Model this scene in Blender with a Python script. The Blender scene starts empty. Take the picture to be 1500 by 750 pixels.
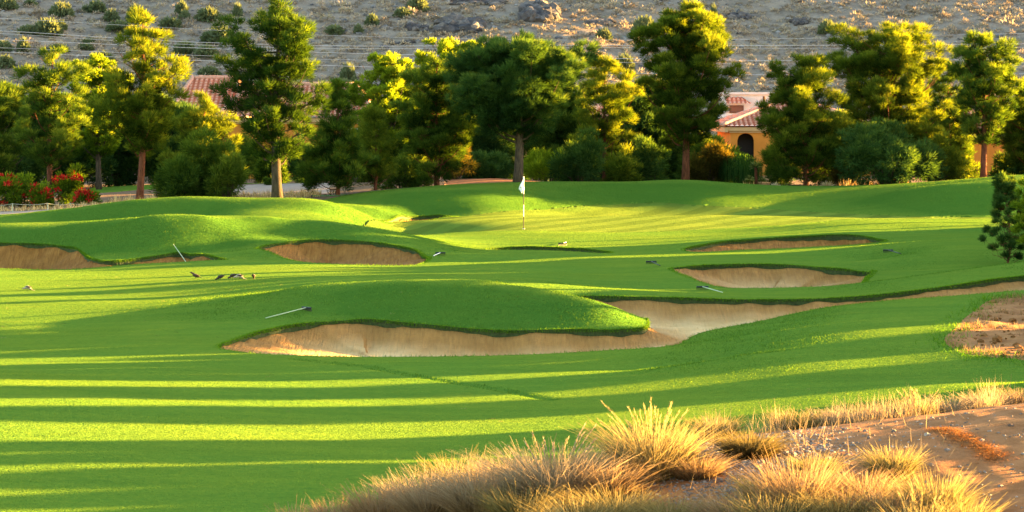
import bpy, bmesh, math, random
import numpy as np
from mathutils import Vector, Matrix

random.seed(7)
RNG = np.random.default_rng(7)
R = math.radians
C = bpy.context.scene.collection
scene = bpy.context.scene

# ------------------------------------------------------------------ photo geometry
F = 4200.0      # focal length in photo pixels (1500 wide)
HY = 160.0      # horizon row in the photo
CZ = 5.0        # camera height


def P(px, py, Y):
    """a point of the photo at depth Y -> world point"""
    return ((px - 750.0) * Y / F, Y, CZ - (py - HY) * Y / F)


# ------------------------------------------------------------------ linking helpers
def link_mesh(name, me, mat=None, parent=None):
    o = bpy.data.objects.new(name, me)
    C.objects.link(o)
    if mat is not None:
        for m in (mat if isinstance(mat, (list, tuple)) else [mat]):
            me.materials.append(m)
    if parent is not None:
        o.parent = parent
    return o


def np_mesh(name, V, Fs, smooth=False, col=None, mi=None):
    """V (n,3), Fs (m,k) arrays -> mesh; col optional per-vertex attribute dict"""
    V = np.asarray(V, np.float32)
    Fs = np.asarray(Fs, np.int32)
    k = Fs.shape[1]
    me = bpy.data.meshes.new(name)
    me.vertices.add(len(V))
    me.vertices.foreach_set('co', V.ravel())
    me.loops.add(Fs.size)
    me.loops.foreach_set('vertex_index', Fs.ravel())
    me.polygons.add(len(Fs))
    me.polygons.foreach_set('loop_start', np.arange(len(Fs), dtype=np.int32) * k)
    if smooth:
        me.polygons.foreach_set('use_smooth', np.ones(len(Fs), bool))
    if mi is not None:
        me.polygons.foreach_set('material_index', np.asarray(mi, np.int32))
    if col:
        for nm, a in col.items():
            at = me.attributes.new(nm, 'FLOAT', 'POINT')
            at.data.foreach_set('value', np.asarray(a, np.float32))
    me.update(calc_edges=True)
    return me


class MB:
    """collects boxes, tubes, sheets into one mesh"""

    def __init__(self):
        self.v = []
        self.f = []

    def add(self, vs, fs):
        n = len(self.v)
        self.v += [tuple(p) for p in vs]
        self.f += [tuple(i + n for i in f) for f in fs]
        return self

    def box(self, c, s, rz=0.0, taper=1.0):
        x, y, z = s[0] / 2, s[1] / 2, s[2] / 2
        ca, sa = math.cos(rz), math.sin(rz)
        vs = []
        for dz, t in ((-z, 1.0), (z, taper)):
            for dx, dy in ((-x, -y), (x, -y), (x, y), (-x, y)):
                dx, dy = dx * t, dy * t
                vs.append((c[0] + dx * ca - dy * sa, c[1] + dx * sa + dy * ca, c[2] + dz))
        return self.add(vs, [(3, 2, 1, 0), (4, 5, 6, 7), (0, 1, 5, 4), (1, 2, 6, 5), (2, 3, 7, 6), (3, 0, 4, 7)])

    def tube(self, pts, rad, n=8, cap=True):
        pts = [Vector(p) for p in pts]
        if not isinstance(rad, (list, tuple)):
            rad = [rad] * len(pts)
        rings = []
        up = Vector((0.03, 0.05, 1)).normalized()
        prev = None
        for i, p in enumerate(pts):
            d = (pts[min(i + 1, len(pts) - 1)] - pts[max(i - 1, 0)])
            if d.length < 1e-9:
                d = Vector((0, 0, 1))
            d.normalize()
            if prev is None:
                a = d.cross(Vector((0, 1, 0.01)))
                if a.length < 1e-3:
                    a = d.cross(Vector((1, 0, 0)))
            else:
                a = prev - d * prev.dot(d)
            a.normalize()
            prev = a
            b = d.cross(a)
            rings.append([p + (a * math.cos(2 * math.pi * k / n) + b * math.sin(2 * math.pi * k / n)) * rad[i] for k in range(n)])
        vs = [q for r in rings for q in r]
        fs = []
        for i in range(len(rings) - 1):
            for k in range(n):
                k2 = (k + 1) % n
                fs.append((i * n + k, i * n + k2, (i + 1) * n + k2, (i + 1) * n + k))
        if cap:
            fs.append(tuple(range(n - 1, -1, -1)))
            fs.append(tuple((len(rings) - 1) * n + k for k in range(n)))
        return self.add(vs, fs)

    def build(self, name, mat, parent=None, smooth=False):
        me = bpy.data.meshes.new(name)
        me.from_pydata(self.v, [], self.f)
        if smooth:
            me.polygons.foreach_set('use_smooth', np.ones(len(me.polygons), bool))
        me.update()
        return link_mesh(name, me, mat, parent)


def tag(o, label=None, cat=None, group=None, kind=None):
    if label: o['label'] = label
    if cat: o['category'] = cat
    if group: o['group'] = group
    if kind: o['kind'] = kind
    return o


def empty(name, loc=(0, 0, 0), rz=0.0):
    o = bpy.data.objects.new(name, None)
    C.objects.link(o)
    o.location = loc
    o.rotation_euler = (0, 0, rz)
    o.empty_display_size = 0.2
    return o


# ------------------------------------------------------------------ node helper
class NT:
    def __init__(self, name):
        self.m = bpy.data.materials.new(name)
        self.m.use_nodes = True
        self.t = self.m.node_tree
        self.t.nodes.clear()
        self.out = self.t.nodes.new('ShaderNodeOutputMaterial')

    def n(self, typ, **kw):
        nd = self.t.nodes.new('ShaderNode' + typ)
        for k, v in kw.items():
            if k.startswith('i_'):
                key = k[2:].replace('_', ' ')
                self.set(nd, key, v)
            else:
                setattr(nd, k, v)
        return nd

    def set(self, nd, key, v):
        if isinstance(key, str) and key.isdigit():
            key = int(key)
        s = nd.inputs[key]
        if hasattr(v, 'bl_idname') and hasattr(v, 'outputs'):
            v = v.outputs[0]
        if isinstance(v, bpy.types.NodeSocket):
            self.t.links.new(v, s)
        else:
            if isinstance(v, (tuple, list)) and len(v) == 3 and s.type == 'RGBA':
                v = (*v, 1)
            s.default_value = v

    def math(self, op, a, b=None, c=None, clamp=False):
        nd = self.n('Math', operation=op, use_clamp=clamp)
        for i, v in enumerate((a, b, c)):
            if v is not None:
                self.set(nd, i, v)
        return nd.outputs[0]

    def vmath(self, op, a, b=None, scale=None):
        nd = self.n('VectorMath', operation=op)
        self.set(nd, 0, a)
        if b is not None: self.set(nd, 1, b)
        if scale is not None: self.set(nd, 3, scale)
        return nd.outputs[0]

    def mix(self, f, a, b, blend='MIX'):
        nd = self.n('Mix', data_type='RGBA', blend_type=blend)
        self.set(nd, 0, f); self.set(nd, 6, a); self.set(nd, 7, b)
        return nd.outputs[2]

    def ramp(self, f, stops):
        nd = self.n('ValToRGB')
        e = nd.color_ramp.elements
        while len(e) < len(stops): e.new(0.5)
        for i, (p, c) in enumerate(stops):
            e[i].position = p
            e[i].color = (*c, 1) if len(c) == 3 else c
        self.set(nd, 0, f)
        return nd.outputs[0]

    def maprange(self, v, a, b, c=0.0, d=1.0):
        nd = self.n('MapRange')
        for i, x in enumerate((v, a, b, c, d)): self.set(nd, i, x)
        return nd.outputs[0]

    def noise(self, vec, scale, detail=3.0, rough=0.55, col=False):
        nd = self.n('TexNoise')
        if vec is not None: self.set(nd, 'Vector', vec)
        self.set(nd, 'Scale', scale); self.set(nd, 'Detail', detail); self.set(nd, 'Roughness', rough)
        return nd.outputs[1] if col else nd.outputs[0]

    def pos(self, s=(1, 1, 1), obj=False):
        if obj:
            src = self.n('TexCoord').outputs['Object']
        else:
            src = self.n('NewGeometry').outputs['Position']
        return self.vmath('MULTIPLY', src, s)

    def attr(self, name):
        return self.n('Attribute', attribute_name=name).outputs['Fac']

    def bump(self, h, strength=0.5, dist=0.05, normal=None):
        nd = self.n('Bump')
        self.set(nd, 'Height', h); self.set(nd, 'Strength', strength); self.set(nd, 'Distance', dist)
        if normal is not None: self.set(nd, 'Normal', normal)
        return nd.outputs[0]

    def done(self, shader):
        self.t.links.new(shader.outputs[0] if hasattr(shader, 'outputs') else shader, self.out.inputs[0])
        return self.m

    def diffuse(self, col, normal=None, rough=0.0):
        nd = self.n('BsdfDiffuse')
        self.set(nd, 'Color', col); self.set(nd, 'Roughness', rough)
        if normal is not None: self.set(nd, 'Normal', normal)
        return nd

    def principled(self, col, rough=0.8, normal=None, metal=0.0, spec=0.3):
        nd = self.n('BsdfPrincipled')
        self.set(nd, 'Base Color', col); self.set(nd, 'Roughness', rough); self.set(nd, 'Metallic', metal)
        self.set(nd, 'Specular IOR Level', spec)
        if normal is not None: self.set(nd, 'Normal', normal)
        return nd

    def mixsh(self, f, a, b):
        nd = self.n('MixShader')
        self.set(nd, 0, f)
        self.t.links.new(a.outputs[0], nd.inputs[1]); self.t.links.new(b.outputs[0], nd.inputs[2])
        return nd


def simple_mat(name, col, rough=0.8, var=0.15, scale=8.0, bump=0.0, metal=0.0, spec=0.3, obj=False):
    t = NT(name)
    p = t.pos(obj=obj)
    nz = t.noise(p, scale, 4)
    c = t.mix(t.maprange(nz, 0.25, 0.75), tuple(x * (1 - var) for x in col), tuple(min(1, x * (1 + var)) for x in col))
    nrm = t.bump(nz, bump, 0.02) if bump else None
    return t.done(t.principled(c, rough, nrm, metal, spec))


# ------------------------------------------------------------------ light, sky, camera
SUN_EL = R(6.5)
SUN_AZ = R(23.0)        # from +X turned towards +Y: low sun from the right, a little behind the scene
SUNV = Vector((math.cos(SUN_EL) * math.cos(SUN_AZ), math.cos(SUN_EL) * math.sin(SUN_AZ), math.sin(SUN_EL)))

world = bpy.data.worlds.new('World')
scene.world = world
world.use_nodes = True
wt = world.node_tree
bg = wt.nodes['Background']
sky = wt.nodes.new('ShaderNodeTexSky')
sky.sky_type = 'NISHITA'
sky.sun_disc = False
sky.sun_elevation = SUN_EL
sky.sun_rotation = R(90) - SUN_AZ
sky.air_density = 1.0
sky.dust_density = 1.0
sky.ozone_density = 1.0
wt.links.new(sky.outputs[0], bg.inputs['Color'])
bg.inputs['Strength'].default_value = 1.12

sl = bpy.data.lights.new('sun', 'SUN')
sl.energy = 100.0
sl.angle = R(0.5)
sl.color = (1.0, 0.58, 0.16)
so = bpy.data.objects.new('sun', sl)
C.objects.link(so)
so.rotation_euler = SUNV.to_track_quat('Z', 'Y').to_euler()
so.location = (60, 60, 40)

cam = bpy.data.cameras.new('camera')
cam.sensor_width = 36.0
cam.lens = F / 1500 * 36.0
cam.shift_y = -(375 - HY) / 1500.0
cam.clip_start = 0.5
cam.clip_end = 5000
co = bpy.data.objects.new('camera', cam)
C.objects.link(co)
co.location = (0, 0, CZ)
co.rotation_euler = (R(90), 0, 0)
scene.camera = co
scene.view_settings.view_transform = 'Standard'
scene.view_settings.look = 'None'
scene.view_settings.exposure = 0
scene.cycles.max_bounces = 6
scene.cycles.diffuse_bounces = 3
scene.cycles.transmission_bounces = 4
scene.cycles.transparent_max_bounces = 8

# ================================================================== TERRAIN
# bunkers: boundary (px, py, depth, lip drop in m), clockwise from the left tip: near edge first, then the far lip
LO, HI = 0.03, 0.13
BUNKERS = {
 'A': dict(depth=0.24, L=0.75, pts=[
  (320,508,60.0,.05),(340,514,59.3,LO),(400,519,58.6,LO),(500,522,58.2,LO),(650,522,58,LO),(780,519,58.2,LO),(900,512,58.8,LO),
  (985,506,59.3,LO),(1004,499,60,LO),(1030,487,61,LO),(1100,473.5,62,LO),(1150,463,63,LO),(1200,452.5,64,LO),(1250,445.5,64.6,LO),(1300,440,65.2,LO),
  (1400,432,66,LO),(1500,425,67,LO),(1600,419,68,LO),(1680,410,70,.05),(1640,392,73,HI),(1580,393,74,HI),(1500,404,74,HI),(1400,418,72.5,HI),
  (1300,431,71.5,HI),(1200,437.5,71,HI),(1100,439,71,HI),(1000,436.5,71.2,HI),(900,434.5,71.5,HI),(850,434,71.6,HI),(815,440,71.0,.1),(806,445,70.3,.08),
  (825,447,69.5,.08),(862,452,68.6,.08),(905,460,67.3,.08),(940,468,66.2,HI),(950,474,65.4,HI),(940,481,64.5,HI),(900,483,64,HI),
  (850,482,64,HI),(750,483,64,HI),(680,480,64.2,HI),(600,473,64.5,HI),(540,468,64.8,HI),(500,470,64.6,HI),(440,475,64,HI),(400,482,63.2,HI),
  (370,489,62.3,.1),(345,498,61.3,.07)]),
 'B': dict(depth=0.7, L=1.5, pts=[
  (-90,372,94,.1),(-60,390,89,LO),(0,393,88,LO),(100,394,88,LO),(150,391,88.4,LO),(200,387,88.8,LO),(260,384,89.3,LO),(310,381.5,90,LO),(331,380.5,90.6,.05),
  (318,377.5,91,HI),(290,372,92.4,HI),(265,370.5,93.3,HI),(230,375,92.6,HI),(190,380.5,91.6,HI),(155,382,91.3,HI),(133,378,92.3,HI),(120,369,94.3,HI),
  (100,362,95.7,HI),(60,358,96.7,HI),(0,356,97,HI),(-60,357,97,HI)]),
 'C': dict(depth=0.7, L=1.5, pts=[
  (377,363.5,93,.06),(400,370,91.8,LO),(440,382.5,89.5,LO),(470,385.5,88.9,LO),(520,387.5,88.5,LO),(560,388.5,88.3,LO),(605,388.5,88.5,LO),(622,384,89.6,.06),
  (626,376,91.4,.1),(612,368,93.4,HI),(590,361.5,94.4,HI),(560,356,95.3,HI),(520,352.5,95.8,HI),(480,351,96,HI),(440,352.5,95.7,HI),(410,356,95,HI),(388,359.5,94.1,.1)]),
 'D': dict(depth=0.4, L=0.9, pts=[
  (712,365.2,98.8,.05),(750,366,98.3,LO),(800,367,98,LO),(850,369,97.4,LO),(893,371,96.9,.05),(885,368,98.2,.15),(850,364.3,99.3,.17),(800,361.8,100,.17),
  (760,361.3,100,.15),(725,363.5,99.5,.1)]),
 'E': dict(depth=0.6, L=1.4, pts=[
  (1003,364,96.6,.06),(1015,369,95.4,LO),(1050,368.5,95,LO),(1100,365.5,95.6,LO),(1150,363.5,96.2,LO),(1200,361.3,97,LO),(1250,358.5,98,LO),(1296,354,99.5,.06),
  (1285,350.5,100.8,.12),(1265,346,101.8,.16),(1240,344,102.2,.17),(1200,345,102.2,.16),(1150,347,101.7,HI),(1100,350.5,101,HI),(1060,353.5,100,HI),(1030,358,98.6,HI)]),
 'F': dict(depth=0.6, L=1.4, pts=[
  (984,394,82,.06),(1010,405,79,LO),(1030,413,77.5,LO),(1060,420.5,76,LO),(1100,422,75.9,LO),(1150,421.5,75.8,LO),(1200,420,76,LO),(1240,418,76.3,LO),(1262,415,77,.06),
  (1268,407,79.3,.1),(1279,396.5,82.4,.1),(1262,395,83,HI),(1240,394,83.1,HI),(1200,391,83.5,HI),(1150,387.3,84,HI),(1100,386.5,84,HI),(1060,387.5,83.8,HI),
  (1030,389,83.5,HI),(1002,391.5,82.9,.1)]),
 'G': dict(depth=0.35, L=1.0, pts=[
  (557,326.5,118,.06),(580,326.8,117.7,LO),(600,325,118,LO),(640,320.5,119.5,LO),(672,317.2,121,.05),(650,315.8,122.4,.14),(630,315.8,122.5,HI),(600,317.2,121.8,HI),(575,321,120,HI)]),
}
# flat regions: (px, py, depth)
GREEN = [(528,336.5,113),(545,341,111.6),(592,345.5,109.8),(650,341.5,110.4),(750,337.5,110.8),(830,339,110.5),(900,340.5,110.3),(1000,338,111),(1100,332.5,113),
         (1200,325,116),(1262,320.5,118.8),(1350,320.8,119.5),(1450,321,120),(1560,320,122),(1560,317.5,124),(1450,318.4,123),(1390,318,122.8),(1330,316.5,123),(1260,313.5,124),(1200,310.5,125),
         (1100,304,127),(1000,298.5,128.3),(950,297,128.5),(880,300,127.5),(800,307,125),(700,313.5,122),(650,318,120),(600,323.5,117.4),(560,329,115.2)]
DIRT_R = [(1383,501,55.2),(1400,485,57.3),(1425,463,60.5),(1445,447,63),(1470,442,63.8),(1500,438,64.4),(1600,432,65.2),(1700,470,58),(1640,540,51),(1560,548,50.8),(1500,531,52.6),(1450,527,53),(1410,519,53.5)]
FORE = [(330,22),(400,29),(440,31.5),(560,33),(800,35),(1100,36),(1400,37),(1750,38),(2100,30),(2300,9),(100,9)]       # (px, Y)
DESERT = [(-900,330,118),(-300,322,116.5),(0,317,116),(60,311.5,117.2),(100,307.5,118),(140,302,119),(200,294,121),(280,289.5,123),(350,294,124),(400,299,124.5),(480,298,126),(540,289,128.5),(600,281,130.5),
          (650,278,131),(700,279,131.5),(750,281,131.5),(800,281,132),(850,274,133),(900,270,134),(980,267,137),(1040,269,137.5),(1100,277,137.5),(1180,283,137.5),(1250,287,137),(1320,280,134),
          (1390,272,132),(1450,270,132),(1600,269,133),(2000,272,134),(2600,275,136),(2600,260,290),(-900,260,290)]
PATH = [(-300,324,115.8),(0,318.3,115.8),(60,312.3,117),(112,306.5,118.6),(118,303.5,121),(60,308,120.4),(0,311.5,120),(-300,316,119.5)]
ROAD = [(262,287,136),(400,288,137),(474,287,138),(482,281,142),(475,276,147),(350,276.5,147),(262,279,144)]
LAWN1 = [(118,281,140),(190,279,143),(265,276,146),(330,271,152),(345,262,160),(240,263,158),(180,266,154),(130,272,148)]
LAWN2 = [(330,276,148.5),(400,276,149),(452,274.5,150),(470,268,157),(420,267,158),(330,270,155)]
MULCH = [(660,277,133),(750,279.5,133.5),(815,278.5,134),(832,275,137),(800,270,142),(740,262,148),(690,262,148),(655,268,142)]

# control points for the ground height: (px, py, depth)
CP = [
 # M1 mound ridge and the fairway left of it
 (945,466,65.75),(900,452,65.4),(870,441,65.6),(840,433,66.0),(800,425,66.3),(750,417,66.8),(700,411,66.9),(650,411,67.0),(600,411.5,66.95),(550,412,67.6),(500,415,68),(440,420,68.2),(380,432,68.4),
 (600,440,65.7),(700,440,65.5),(800,452,65.15),(500,438,66.2),(420,450,65.8),(700,410.5,67.5),(600,411,67.9),(800,424.5,66.9),
 (700,417,72.5),(800,430,71.5),(600,413,74),(500,411,75),(400,411,76),
 (300,470,65),(200,480,64),(100,490,63),(0,490,63),(-100,492,63),(300,430,73.5),(200,440,72),(100,440,72),(0,440,72),(-100,440,72),(300,405,80.5),(200,408,80),(100,410,80),(0,410,80),(-100,410,80),
 (400,398,83),(500,399,82),(600,400,80.5),(700,404,77.5),(800,414,74.5),(600,391,86.5),(700,388,86),(450,388,87.5),(350,388,87.5),
 (800,400,80),(880,420,76),(900,400,82),(950,425,74.5),(750,386,87.5),(870,377.5,90),(900,384,87),(960,405,79.5),(960,384,86),(1000,376,90.5),(1100,373,91),(1200,371,91),(1250,372,90),
 (1000,372.5,92.5),(900,371,95),(800,371,95.5),(700,372,96),(640,378,92.5),(650,385,89.3),(690,384,90.2),(660,380.5,90.8),(720,378,92),
 (1100,380,87),(1200,382,87),(1150,372,91.5),(1250,382,87),
 # M2
 (-100,336,99.0),(0,333,98.5),(100,330,97.5),(200,321.5,95.0),(300,317.5,95.5),(400,319.5,96.6),(480,325.5,97.3),(530,331.5,97.8),(570,338,98),(610,346,98.1),(100,329.8,98.2),(200,321.3,95.8),(300,317.3,96.3),(400,319.3,97.4),(480,325.3,98.1),(640,356,97.5),(660,366,95.5),
 (345,368,93.2),(355,380,90.8),(330,360,94.2),(480,338,97.8),
 (0,335,104),(100,333,104),(200,327,103),(300,325,103),(400,326,103.5),(500,333,105),(580,343,106),(640,349,104),
 # green surroundings
 (700,345,106.5),(800,341.5,107.5),(900,343,107),(960,349,104.5),(990,356,101.5),(700,357,101.5),(800,354,103),(900,359,101.5),(950,362,99.5),
 (1050,345,105),(1100,339,107),(1150,332,108),(1200,328,108),(1260,324,109),(1330,324,110),(1400,326,109),(1450,326,109),(1560,325,110),
 (1320,335,106),(1400,340,103.5),(1350,345,101.5),(1450,338,103),(1310,352,99.8),(1330,350,100.2),(1300,358,97.5),
 # M6 and the strip beside it
 (1290,380,88.5),(1300,396,82.6),(1320,405,80.6),(1268,400,83.2),(1350,385,85.0),(1400,374,86.5),(1450,372,86.8),(1500,372,87),(1380,362,89),(1330,372,88),(1600,365,90),(1380,393,83),(1450,384,85),(1400,350,93.5),(1500,350,93.5),
 (1300,411,75),(1280,413,74.8),(1350,404,75.4),(1400,397,75.8),(1450,390,76.6),(1500,383,77.2),(1600,370,79.5),(1330,412,79),(1400,401,80.3),(1450,391,81.5),(1300,421,73.2),(1400,407,74.1),(1500,393,75.5),(1200,429,73.5),(1050,429,74),
 # behind the green
 (470,306,113),(440,306.5,112.5),(400,308,112),(350,312,111.5),(500,308,113.5),(540,315,115),(440,322,109.8),(350,322,109.5),(520,327,111.5),(400,305,118),(450,304,118),
 (480,297,124.5),(540,288.5,124.6),(600,280,125),(650,276.8,125.6),(700,277.5,125.6),(750,279.5,126.3),(800,279.5,128.3),(850,272.5,129.8),(900,268.5,130.6),(980,265.5,131.4),(1030,267,131.5),(1100,276,131.5),
 (1180,282,131),(1250,286,129.5),(1320,279,127.5),(1390,270.5,126.4),(1450,268.5,126.4),(1560,267,127),(650,276.3,126.8),(900,268,132.5),(980,265,133.5),(1390,270,127.6),(550,305,121),(650,300,123.6),(750,297,124.8),(850,290,128),(900,283,129.5),
 (1100,292,129.4),(1250,301,127),(1400,292,124.8),(1500,292,125),
 (0,316.5,114.4),(100,307,113.6),(200,293.5,114),(280,288.5,114.4),(350,292.5,116),(400,298,119.4),(100,306.7,114.5),(200,293.2,115),(280,288.2,115.4),(100,327,111.9),(200,321,112),(280,318,112.2),(0,331,110),(-100,325,112),
 # back ground
 (0,300,130),(200,285,134),(400,287,138),(600,279,137),(720,262,141.5),(670,272,136),(800,272,138),(900,274,142),(1000,274,145),(1100,279,145),(1250,287,143),(1450,268,139),(1400,273,140),(1500,265,140),
 (0,283,150),(200,271,150),(400,270,155),(600,270,155),(800,272,155),(1000,272,155),(1250,275,155),(1450,270,155),
 # right slope in front of the long bunker
 (1004,510,57.5),(1100,490,58.5),(1250,462,60.5),(1400,445,62.5),(1100,520,54),(1250,490,56.5),(1400,470,58.5),(1500,452,61.5),(1500,480,57.5),(1250,520,53.5),(1400,520,53.2),(1500,533,52.2),
 (1400,560,49.5),(1600,560,49.5),(1600,480,57.5),
]
# flat fairway in front, lifted a little to both sides: (px, depth, z)
CZP = [(750,50,0.0),(500,50,0.04),(250,50,.12),(0,50,.25),(-200,50,.32),(1000,50,.06),(1250,50,.22),(1500,48,.42),(1700,48,.6),
       (750,44,0.0),(500,44,.02),(250,44,.16),(0,44,.30),(-200,44,.36),(1000,44,.05),(1250,43,.2),(1500,42.5,.42),
       (750,40,0.0),(400,39,.05),(100,39,.18),(-150,39,.24),(1100,39.5,.15),(1400,40,.45),
       (300,35,.05),(500,36,.03),(0,34,.1),(700,36.6,.08),(900,37.4,.16),(1200,38.2,.3),(1500,39,.6),
       (750,55,0.0),(400,55,.02),(100,55,.08),(-100,55,.1),(1000,55,.05),
       (200,25,.3),(-200,25,.2),(430,29.5,.52),(600,30,.80),(800,30,1.12),(1000,30,1.42),(1130,30.3,1.44),(1300,30.5,1.58),(1500,30.5,1.74),(1750,30.5,1.9),
       (430,26,.45),(620,26.5,.7),(800,26.5,.92),(1130,26.5,1.12),(1300,26.5,1.2),(1500,26.5,1.3),(1750,26.5,1.4),(800,22,.8),(1300,22,.8),(800,15,.7),(300,15,.5),(1300,15,.7),
       (1000,33,1.15),(1300,33.5,1.3),(1500,33.8,1.5),(700,32.6,.62),(560,31.8,.45),(1700,34,1.6)]
for y_, z_ in ((10,.5),(30,.4),(50,.5),(70,.7),(90,.6),(110,.8),(130,1.0),(160,1.0),(200,1.0),(250,1.0),(300,1.0)):
    for x_ in (-1400,-500,2100,3000):
        if y_ < 36 and x_ == 2100:
            z_ = 1.5
        CZP.append((x_, y_, z_))
for x_ in (0, 400, 750, 1100, 1500):
    for y_ in (175, 210, 260, 300):
        CZP.append((x_, y_, 1.0))

ctrl = [P(*c) for c in CP]
for b in BUNKERS.values():
    ctrl += [P(*p[:3]) for p in b['pts']]
for i, g in enumerate(GREEN):
    ctrl.append(P(*g))
ctrl.append(P(767,335,112)); ctrl += [P(900,318,119),P(1050,315,120),P(650,329,115),P(800,322,117)]
ctrl += [((px - 750) * Y / F, Y, z) for px, Y, z in CZP]
ctrl = np.array(ctrl)
# drop near duplicates
keep = []
for i in range(len(ctrl)):
    if all((ctrl[i, 0] - ctrl[j, 0]) ** 2 + (ctrl[i, 1] - ctrl[j, 1]) ** 2 > 0.12 for j in keep):
        keep.append(i)
ctrl = ctrl[keep]


SX = 0.75   # ground features are wider than deep


def tps(r2):
    return 0.5 * r2 * np.log(r2 + 1e-9)


cx, cy = ctrl[:, 0] * SX, ctrl[:, 1]
n_ = len(ctrl)
K = tps((cx[:, None] - cx[None]) ** 2 + (cy[:, None] - cy[None]) ** 2) + np.eye(n_) * 0.02
Pm = np.stack([np.ones(n_), cx, cy], 1)
A_ = np.block([[K, Pm], [Pm.T, np.zeros((3, 3))]])
W_ = np.linalg.solve(A_, np.concatenate([ctrl[:, 2], np.zeros(3)]))


def ZT(X, Y):
    X = np.asarray(X, float); Y = np.asarray(Y, float)
    sh = X.shape
    X = X.ravel() * SX; Y = Y.ravel()
    out = np.empty_like(X)
    for i in range(0, len(X), 20000):
        x, y = X[i:i + 20000], Y[i:i + 20000]
        k = tps((x[:, None] - cx[None]) ** 2 + (y[:, None] - cy[None]) ** 2)
        out[i:i + 20000] = k @ W_[:n_] + W_[n_] + W_[n_ + 1] * x + W_[n_ + 2] * y
    # settle to level ground far outside the picture
    ax = np.abs(X / SX) - (0.28 * Y + 6)
    w = np.clip(ax / 10.0, 0, 1)
    w = w * w * (3 - 2 * w)
    out = out * (1 - w) + w * np.clip(out, 0.2, 1.6)
    w2 = np.clip((Y - 160) / 40, 0, 1)
    out = out * (1 - w2) + w2 * 1.0
    return out.reshape(sh)


def zt(x, y):
    return float(ZT(np.array([x]), np.array([y]))[0])


def catmull(pts, m=8):
    pts = np.asarray(pts, float)
    n = len(pts)
    out = []
    for i in range(n):
        p0, p1, p2, p3 = pts[i - 1], pts[i], pts[(i + 1) % n], pts[(i + 2) % n]
        for t in np.linspace(0, 1, m, endpoint=False):
            out.append(0.5 * (2 * p1 + (p2 - p0) * t + (2 * p0 - 5 * p1 + 4 * p2 - p3) * t ** 2 + (3 * p1 - p0 - 3 * p2 + p3) * t ** 3))
    return np.array(out)


def sdf(px, py, poly, want_near=False):
    """signed distance (negative inside) of points to a closed polygon"""
    a = poly; b = np.roll(poly, -1, 0)
    best = np.full(len(px), 1e18); bx = np.zeros(len(px)); by = np.zeros(len(px)); bi = np.zeros(len(px), int)
    inside = np.zeros(len(px), bool)
    for i in range(len(a)):
        ax, ay = a[i, :2]; dx, dy = b[i, :2] - a[i, :2]
        l2 = dx * dx + dy * dy + 1e-12
        t = np.clip(((px - ax) * dx + (py - ay) * dy) / l2, 0, 1)
        qx, qy = ax + t * dx, ay + t * dy
        d2 = (px - qx) ** 2 + (py - qy) ** 2
        m = d2 < best
        best[m] = d2[m]; bx[m] = qx[m]; by[m] = qy[m]; bi[m] = i
        c = ((ay > py) != (ay + dy > py))
        if abs(dy) > 1e-12:
            c &= px < dx * (py - ay) / dy + ax
            inside ^= c
    d = np.sqrt(best)
    d[inside] *= -1
    return (d, bx, by, bi) if want_near else d


# plan polygons (X, Y)
def plan(pts):
    return np.array([((p[0] - 750) * (p[2] if len(p) > 2 else p[1]) / F, p[2] if len(p) > 2 else p[1]) for p in pts])


# grid: columns at constant px (a fan), rows at constant Y
cols = np.concatenate([-250 - np.geomspace(8000, 14, 30), np.arange(-250, 1751, 2.0), 1750 + np.geomspace(14, 8000, 30)])
rows = np.concatenate([np.arange(6, 24, 1.0), np.arange(24, 32, .16), np.arange(32, 78, 0.11), np.arange(78, 102, 0.13), np.arange(102, 142, 0.19), np.arange(142, 165, .6), np.arange(165, 300, 4.0)])
nc, nr = len(cols), len(rows)
GU, GV = np.meshgrid(np.arange(nc, dtype=float), np.arange(nr, dtype=float))
GU = GU.ravel(); GV = GV.ravel()


def to_idx(xy):
    px = 750 + xy[:, 0] * F / xy[:, 1]
    return np.stack([np.interp(px, cols, np.arange(nc)), np.interp(xy[:, 1], rows, np.arange(nr))], 1)


REG = np.zeros(nc * nr, np.int16)        # vertex region
SNAP = np.zeros(nc * nr, bool)
BORD = {}
region_polys = []
for pts in (LAWN1, LAWN2, MULCH, PATH, ROAD):
    pass
REGIONS = [('desert', DESERT, 1), ('lawn', LAWN1, 0), ('lawn', LAWN2, 0), ('mulch', MULCH, 5), ('path', PATH, 2), ('road', ROAD, 2), ('green', GREEN, 3), ('dirt', DIRT_R, 4), ('fore', FORE, 6)]
bunker_plan = {}
for k, b in BUNKERS.items():
    q = np.array([(*P(*p[:3])[:2], p[3]) for p in b['pts']])
    q = catmull(q, 7)
    bunker_plan[k] = q
    REGIONS.append(('bunker_' + k, q[:, :2], 20))
REGV = np.zeros(nc * nr, np.int16)
for name, pts, rid in REGIONS:
    if name.startswith('bunker'):
        pl = pts
    else:
        pl = catmull(plan(pts), 6)
    ip = to_idx(pl)
    lo = ip.min(0) - 2; hi = ip.max(0) + 2
    m = np.nonzero((GU > lo[0]) & (GU < hi[0]) & (GV > lo[1]) & (GV < hi[1]))[0]
    d, bx, by, bi = sdf(GU[m], GV[m], ip, True)
    near = (np.abs(d) < 0.72) & ~SNAP[m]
    REGV[m[(d < 0) & ~near]] = rid
    GU[m[near]] = bx[near]; GV[m[near]] = by[near]
    SNAP[m[near]] = True
    BORD[name] = m[near]
    # a region painted over an older one: snapped vertices belong to no region
gx = np.interp(GU, np.arange(nc), cols); gy = np.interp(GV, np.arange(nr), rows)
GX = (gx - 750) * gy / F
GY = gy
GZ = ZT(GX, GY)
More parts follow.
